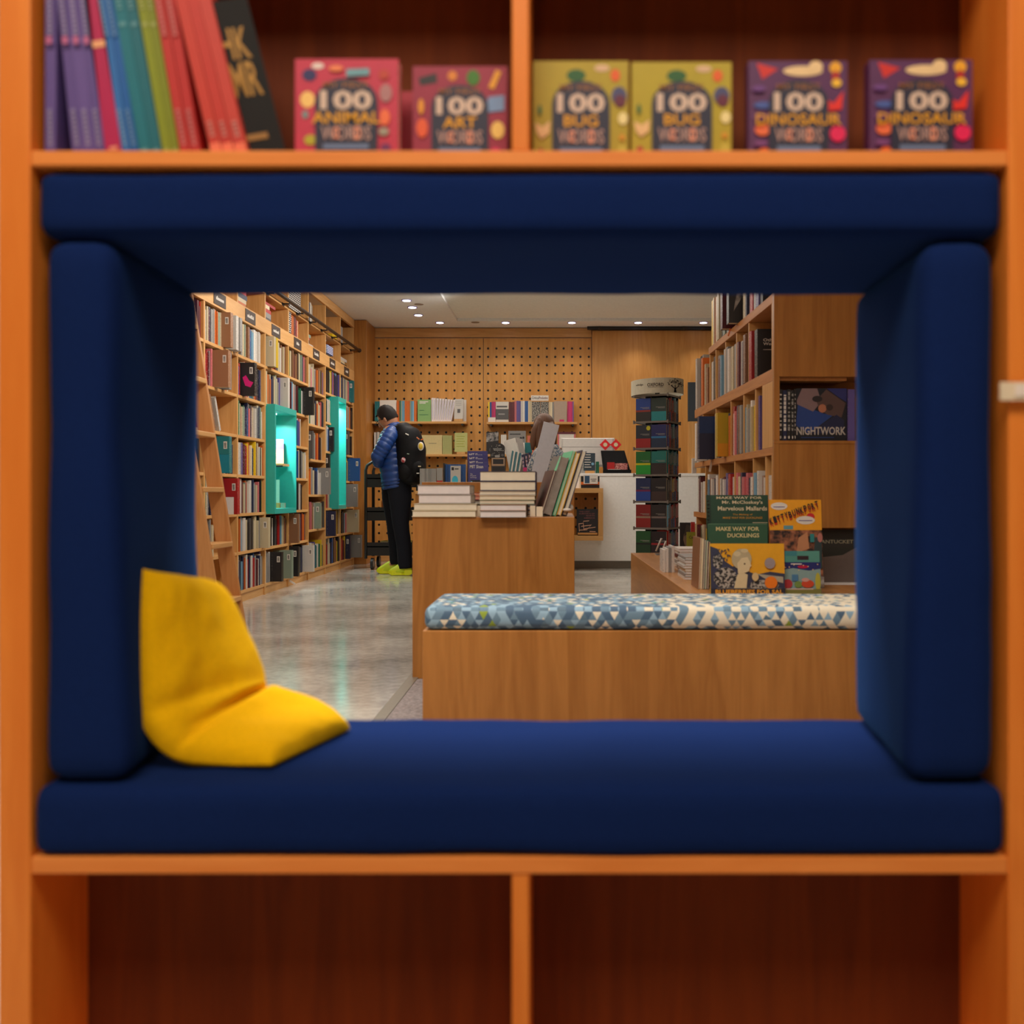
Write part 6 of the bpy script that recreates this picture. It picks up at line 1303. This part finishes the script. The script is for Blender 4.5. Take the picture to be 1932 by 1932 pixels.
# body (one continuous figure under the clothes)
bv = [pp(749,905), pp(748,870), pp(744,835), pp(741,815), pp(736,803), pp(731,795,-.01), pp(728,786,-.01),
      pp(737,818,.17), pp(722,850,.22), pp(713,866,.20), pp(715,876,.10),          # far arm
      pp(739,818,-.17), pp(722,850,-.22), pp(713,866,-.20), pp(715,876,-.10),      # near arm
      pp(744,915,.09), pp(744,985,.12), pp(748,1055,.12), pp(736,1068,.12), pp(722,1072,.12),
      pp(752,915,-.09), pp(754,990,-.08), pp(764,1060,-.06), pp(756,1078,-.06), pp(742,1081,-.06)]
be = [(0,1),(1,2),(2,3),(3,4),(4,5),(5,6),(3,7),(7,8),(8,9),(9,10),(3,11),(11,12),(12,13),(13,14),(0,15),(15,16),(16,17),(17,18),(18,19),(0,20),(20,21),(21,22),(22,23),(23,24)]
br_ = [.12,.115,.12,.09,.055,.055,.06,.055,.04,.03,.022,.055,.04,.03,.022,.08,.055,.04,.035,.03,.08,.055,.04,.035,.03]
skin_body('body', bv, be, br_, M_SKIN, pr)
# head with face: profile to the left, bent down
hc = pp(731,789,-.005); HT = Matrix.Rotation(math.radians(-28), 4, 'Y') @ Matrix.Rotation(math.radians(-20), 4, 'Z')
mb = MB(); mb.ell(hc, (.098,.076,.118), M_SKIN, 24, 18, HT.to_3x3().to_4x4())
def hp(x, y, z): return hc+(HT @ Vector((x, y, z)))
mb.ell(hp(-.03,0,-.075), (.058,.055,.05), M_SKIN, 16, 12, HT.to_3x3().to_4x4())          # jaw
mb.tube([hp(-.092,0,.012), hp(-.112,0,-.018), hp(-.118,0,-.03), hp(-.096,0,-.038)], [.007,.012,.015,.010], 10, M_SKIN)   # nose
mb.ell(hp(-.093,0,-.062), (.012,.024,.006), flat('lips', (170,96,84), .5), 12, 8); 
mb.ell(hp(.012,-.078,-.008), (.018,.010,.030), M_SKIN, 12, 10, HT.to_3x3().to_4x4()); mb.ell(hp(.012,.078,-.008), (.018,.010,.030), M_SKIN, 12, 10, HT.to_3x3().to_4x4())
for sy in (-1, 1): mb.ell(hp(-.084,sy*.032,.008), (.012,.014,.010), plain('w'), 10, 8); mb.ell(hp(-.094,sy*.032,.006), (.004,.006,.006), plain('k'), 8, 6)
part('head', mb, pr, smooth=True)
mb = MB(); n0 = len(mb.v)
for j in range(15):
    th = (PI*.60)*j/14
    for i in range(28):
        ph = 2*PI*i/28; cut = 1.0
        x = math.sin(th)*math.cos(ph); y = math.sin(th)*math.sin(ph); z = math.cos(th)
        if x < -.35: 
            lim = .48; z = max(z, lim-.0); 
        r = 1.09+.07*noise.noise(Vector((x*7, y*7, z*7)))+.03*noise.noise(Vector((x*22, y*22, z*9)))
        mb.v.append(hp(x*.098*r+.004, y*.079*r, max(z, -.45 if x > 0 else -.05 if x > -.35 else .42)*.121*r+.004))
for j in range(14):
    for i in range(28): mb.f.append([j*28+i, (j+1)*28+i, (j+1)*28+(i+1) % 28, j*28+(i+1) % 28]); mb.m.append(0)
mb.mats.append(M_HAIR); part('hair', mb, pr, smooth=True)
mb = MB(); 
for sy in (-1,):
    mb.tube([hp(-.100,sy*.02,.012), hp(-.100,sy*.055,.012), hp(-.06,sy*.079,.012), hp(.01,sy*.083,.008)], [.003]*4, 6, M_BLACK)
mb.tube([hp(-.106,-.05,.028), hp(-.108,-.015,.028), hp(-.108,-.015,-.006), hp(-.106,-.05,-.006), hp(-.106,-.05,.028)], [.0025]*5, 6, M_BLACK); part('glasses', mb, pr, smooth=True)
# puffer jacket: torso loft with quilt ridges
def ridged(p0s, radii, per, amp, nsub, mat, n=26, nm='jacket', sm=True):
    pts = []; rad = []
    K = len(p0s)-1
    for i in range(K*nsub+1):
        t = i/nsub; k = min(int(t), K-1); s = t-k; s2 = s*s*(3-2*s)
        p = p0s[k].lerp(p0s[k+1], s); a = radii[k][0]*(1-s2)+radii[k+1][0]*s2; b_ = radii[k][1]*(1-s2)+radii[k+1][1]*s2
        q = 1+amp*(abs(math.sin(PI*i/per))**.5-.75); pts.append(p); rad.append((a*q, b_*q))
    mb = MB(); mb.tube(pts, rad, n, mat); return mb
tors = [pp(750,921), pp(748,905), pp(745,870), pp(741,840), pp(742,818), pp(741,806), pp(738,800)]
mb = ridged(tors, [(.145,.19),(.15,.20),(.155,.20),(.15,.205),(.125,.19),(.085,.11),(.065,.07)], 5, .06, 14, M_JACK); part('jacket', mb, pr, smooth=True)
for sy in (-1, 1):
    sl = [pp(741,812,sy*.14), pp(736,822,sy*.21), pp(724,842,sy*.25), pp(713,861,sy*.245), pp(713,872,sy*.18), pp(717,876,sy*.10)]
    mb = ridged(sl, [(.06,.06),(.075,.072),(.073,.07),(.066,.064),(.052,.052),(.042,.042)], 5, .09, 14, M_JACK, 20); part('sleeve', mb, pr, smooth=True)
for sy in (-1, 1):    # hands holding a phone-sized booklet, five bent fingers each
    w0 = pp(717,876,sy*.10); pm = pp(715,877,sy*.055); vs = [w0, pm]; ed = [(0,1)]; ra = [.024,.026]
    for q in range(4):
        a = pm+Vector((-.02-.004*(1-abs(q-1.5)), -sy*.008, .018-.014*q)); b_ = a+Vector((-.022,-sy*.016,0)); c = b_+Vector((.0,-sy*.02,-.002)); i = len(vs); vs += [a, b_, c]; ed += [(1,i),(i,i+1),(i+1,i+2)]; ra += [.009,.0085,.007]
    i = len(vs); vs += [pm+Vector((.004,-sy*.02,.028)), pm+Vector((-.016,-sy*.034,.036))]; ed += [(1,i),(i,i+1)]; ra += [.010,.008]
    skin_body('hand', vs, ed, ra, M_SKIN, pr, 0, 1)
mb = MB(); mb.tube([pp(747,918), pp(748,900), pp(748,890)], [(.135,.185),(.14,.185),(.12,.16)], 24, M_JEANS)
for k, (lg) in enumerate(([pp(743,905,.085), pp(742,940,.10), pp(744,985,.12), pp(747,1025,.12), pp(749,1064,.12)], [pp(752,905,-.085), pp(755,940,-.09), pp(756,988,-.08), pp(762,1030,-.06), pp(765,1072,-.06)])):
    rad = [(.128,.10),(.112,.092),(.080,.074),(.073,.064),(.070,.060)]; pts = []; rr2 = []
    for i in range(33):
        t = i/8; kk = min(int(t), 3); s = t-kk; p = lg[kk].lerp(lg[kk+1], s); wv = 1+.05*noise.noise(Vector((i*.9, k*3.3, 0))) if i > 2 else 1; pts.append(p); rr2.append((rad[kk][0]*(1-s)+rad[kk+1][0]*s)*wv if False else ((rad[kk][0]*(1-s)+rad[kk+1][0]*s)*wv, (rad[kk][1]*(1-s)+rad[kk+1][1]*s)*wv))
    mb.tube(pts, rr2, 22, M_JEANS)
part('jeans', mb, pr, smooth=True)
for q, (toe, heel, yo, pyb) in enumerate(((711, 753, .12, 1079), (733, 778, -.06, 1086))):
    Yf = FP*.8/(pyb-CY)+.0; Yf = YP+yo; zb = 0.0; x0, x1 = XX(toe, Yf), XX(heel, Yf); L_ = x1-x0
    mb = MB(); rings = []
    for i in range(15):
        t = i/14; x = x0+L_*t; wv = .047*(math.sin(PI*min(1, t*1.25+.08))**.5 if t < .7 else 1-.25*(t-.7)/.3*1.0)*(.92 if t > .35 else 1); wv = max(wv, .02)
        zt = .022+.016*math.sin(PI*t)+(.02 if t < .08 else .018)+(.012*t); z0_ = .004+(.022*(1-t/.22)**2 if t < .22 else 0)+(.012*((t-.88)/.12)**2 if t > .88 else 0)
        rings.append([Vector((x, Yf-wv*1.05, z0_)), Vector((x, Yf+wv*1.05, z0_)), Vector((x, Yf+wv, zt)), Vector((x, Yf-wv, zt))])
    mb.loft(rings, M_NEON2); sh = part('shoe_sole', mb, pr, smooth=False); 
    mb = MB(); rings = []
    for i in range(13):
        t = i/12; x = x0+L_*(.02+.95*t); zt = [.052,.066,.078,.088,.100,.112,.122,.128,.126,.118,.112,.116,.112][i]; wv = [.022,.036,.043,.046,.046,.045,.043,.041,.039,.037,.036,.033,.026][i]
        rings.append([Vector((x, Yf+wv*math.cos(a), .035+(zt-.035)*max(0, math.sin(a)) if math.sin(a) > 0 else .03)) for a in [2*PI*j/16 for j in range(16)]])
    mb.loft(rings, M_NEON); part('shoe', mb, pr, smooth=True)
# backpack (worn)
bk = empty('backpack', pp(782,915,-.02)); tag(bk, 'black backpack with small charms worn by the person in blue', 'backpack')
bpc = [pp(771,914,-.10), pp(773,906,-.10), pp(776,880,-.10), pp(775,850,-.10), pp(769,826,-.09), pp(760,812,-.07), pp(754,805,-.05)]
mb = MB(); pts = []; rad = []
R0 = [(.05,.10),(.115,.145),(.145,.155),(.150,.16),(.135,.155),(.095,.13),(.035,.07)]
for i in range(49):
    t = i/8; k = min(int(t), 5); s = t-k; s2 = s*s*(3-2*s); pts.append(bpc[k].lerp(bpc[k+1], s)); rad.append((R0[k][0]*(1-s2)+R0[k+1][0]*s2, R0[k][1]*(1-s2)+R0[k+1][1]*s2))
mb.tube(pts, rad, 28, M_PACK); mb.v = [q+Vector((1,-1,0))*.010*noise.noise(q*9) for q in mb.v]; part('main_bag', mb, bk, smooth=True)
mb = MB(); mb.ell(pp(785,884,-.14), (.088,.12,.12), M_PACK, 20, 14); part('front_pocket', mb, bk, smooth=True)
mb = MB(); mb.ell(pp(765,890,-.22), (.07,.05,.09), M_PACK, 16, 12); part('side_pocket', mb, bk, smooth=True)
for sy in (-1, 1):
    st = [pp(764,814,sy*.09), pp(752,803,sy*.12), pp(742,806,sy*.15), pp(731,824,sy*.165), pp(728,850,sy*.17), pp(738,880,sy*.19), pp(758,896,sy*.16)]
    mb = MB(); pts = []; 
    for i in range(len(st)-1):
        for s in range(4): pts.append(st[i].lerp(st[i+1], s/4))
    if sy == -1: mb.tube(pts[:13], [(.010,.026)]*13, 10, M_PACK)
    else: mb.tube(pts[:9], [(.010,.026)]*9, 10, M_PACK)
    part('shoulder_strap', mb, bk, smooth=True)
mb = MB(); mb.tube([pp(757,806,-.02), pp(760,800,-.02), pp(768,803,-.02), pp(771,812,-.02)], [.009]*4, 8, M_PACK); part('top_handle', mb, bk, smooth=True)
yb3 = -.285
mb = MB(); c = pp(794,842,yb3+.02); mb.ell(c, (.030,.014,.042), plain('w'), 14, 10); mb.ell(c+Vector((0,-.006,0)), (.022,.014,.032), flat('yellow_charm', (226,190,60), .5), 14, 10); o = part('patch', mb, bk, smooth=True); o['label'] = 'yellow and white patch'
mb = MB(); c = pp(761,868,yb3+.035); mb.ell(c, (.022,.010,.026), speck_mat('red_white_badge', (170,50,60), (220,190,190), 60), 14, 10); o = part('badge', mb, bk, smooth=True); o['label'] = 'round red and white badge'
for a, b_, cc in (((786,825),(791,829),'o'),((794,830),(799,828),'o'),((765,818),(771,821),'w'),((768,856),(772,857),'a'),((786,893),(791,893),'w'),((789,880),(794,880),'c')):
    mb = MB(); mb.tube([pp(*a, yb3+.03), pp(*b_, yb3+.03)], [.006,.006], 6, plain(cc)); part('zip_pull', mb, bk)

# second person: cashier half hidden behind the pale slab
YW = 8.6
wr = empty('person', (XX(1035, YW), YW, 0)); tag(wr, 'long-haired person bending behind the pale slab, in a patterned grey-blue top', 'person')
def wp(px, py, dy=0): return P(px, py, YW+dy)
bv = [wp(1050,940), wp(1046,900), wp(1040,868), wp(1034,850), wp(1028,838), wp(1025,824), wp(1024,812),
      wp(1020,852,-.15), wp(1006,880,-.16), wp(1000,905,-.12), wp(1050,856,.15), wp(1056,890,.16), wp(1050,915,.12),
      wp(1046,960,.08), wp(1046,1030,.08), wp(1046,1093,.08), wp(1036,1097,.08), wp(1056,960,-.08), wp(1056,1030,-.08), wp(1056,1096,-.08), wp(1046,1099,-.08)]
be = [(0,1),(1,2),(2,3),(3,4),(4,5),(5,6),(3,7),(7,8),(8,9),(3,10),(10,11),(11,12),(0,13),(13,14),(14,15),(15,16),(0,17),(17,18),(18,19),(19,20)]
skin_body('body', bv, be, [.11,.10,.11,.09,.05,.05,.07,.05,.04,.028,.05,.04,.028,.075,.05,.036,.03,.075,.05,.036,.03], M_SKIN, wr)
M_TOP = speck_mat('patterned_blouse', (62,84,106), (176,170,166), 60, .42, .56)
mb = ridged([wp(1052,945), wp(1047,905), wp(1040,870), wp(1033,850), wp(1028,840)], [(.15,.19),(.14,.18),(.14,.19),(.11,.17),(.05,.06)], 40, .02, 8, M_TOP); part('blouse', mb, wr, smooth=True)
for sy in (-1, 1):
    sl = [wp(1031,848,sy*.12), wp(1020,858,sy*.18), wp(1008,882,sy*.19), wp(1002,902,sy*.14)]
    mb = ridged(sl, [(.06,.06),(.07,.06),(.062,.055),(.045,.04)], 30, .02, 6, M_TOP, 16); part('sleeve', mb, wr, smooth=True)
    vs = [wp(1002,902,sy*.14), wp(998,912,sy*.12)]; ed = [(0,1)]; ra = [.024,.024]
    for q in range(4): a = vs[1]+Vector((-.012+.012*q-.01, -sy*.01, -.03)); i = len(vs); vs += [a, a+Vector((-.004,-sy*.01,-.03))]; ed += [(1,i),(i,i+1)]; ra += [.009,.0075]
    i = len(vs); vs += [vs[1]+Vector((.028,0,-.012)), vs[1]+Vector((.036,-sy*.012,-.036))]; ed += [(1,i),(i,i+1)]; ra += [.010,.008]
    skin_body('hand', vs, ed, ra, M_SKIN, wr, 0, 1)
mb = ridged([wp(1051,945), wp(1050,965), wp(1050,1000)], [(.15,.18),(.15,.18),(.12,.15)], 40, .01, 6, M_JEANS)
for sy in (-1, 1): mb.tube([wp(1050,960,sy*.08), wp(1050,1030,sy*.08), wp(1050,1090,sy*.08)], [.09,.075,.06], 16, M_JEANS)
part('trousers', mb, wr, smooth=True)
hc2 = wp(1024,808); mb = MB(); mb.ell(hc2, (.085,.078,.112), M_SKIN, 20, 14); mb.tube([hc2+Vector((-.07,-.03,.0)), hc2+Vector((-.095,-.035,-.02)), hc2+Vector((-.075,-.03,-.035))], [.008,.013,.009], 8, M_SKIN)
for sy in (-.055, -.005): mb.ell(hc2+Vector((-.072, sy, .008)), (.010,.010,.008), plain('k'), 8, 6)
mb.ell(hc2+Vector((-.072,-.03,-.055)), (.008,.02,.006), flat('lips', (170,96,84), .5), 10, 6); mb.ell(hc2+Vector((.01,-.08,-.01)), (.016,.01,.026), M_SKIN, 10, 8)
part('head', mb, wr, smooth=True)
M_HAIR2 = stripe_mat('brown_hair', (116,76,50), (84,54,38), 90, 0); mb = MB()
mb.ell(hc2+Vector((.012,.006,.02)), (.098,.092,.118), M_HAIR2, 24, 16)
mb.ell(hc2+Vector((-.028,-.05,-.05)), (.062,.055,.15), M_HAIR2, 18, 14); mb.ell(hc2+Vector((.03,.0,-.08)), (.075,.07,.14), M_HAIR2, 18, 14)
mb.tube([hc2+Vector((-.03,-.075,.06)), hc2+Vector((-.065,-.08,-.02)), hc2+Vector((-.085,-.08,-.12)), hc2+Vector((-.09,-.075,-.2))], [(.03,.02),(.034,.024),(.03,.02),(.012,.01)], 12, M_HAIR2)
mb.tube([hc2+Vector((.05,-.02,.04)), hc2+Vector((.08,-.03,-.05)), hc2+Vector((.085,-.04,-.16)), hc2+Vector((.08,-.04,-.24))], [(.05,.06),(.05,.06),(.04,.04),(.02,.02)], 12, M_HAIR2)
part('hair', mb, wr, smooth=True)
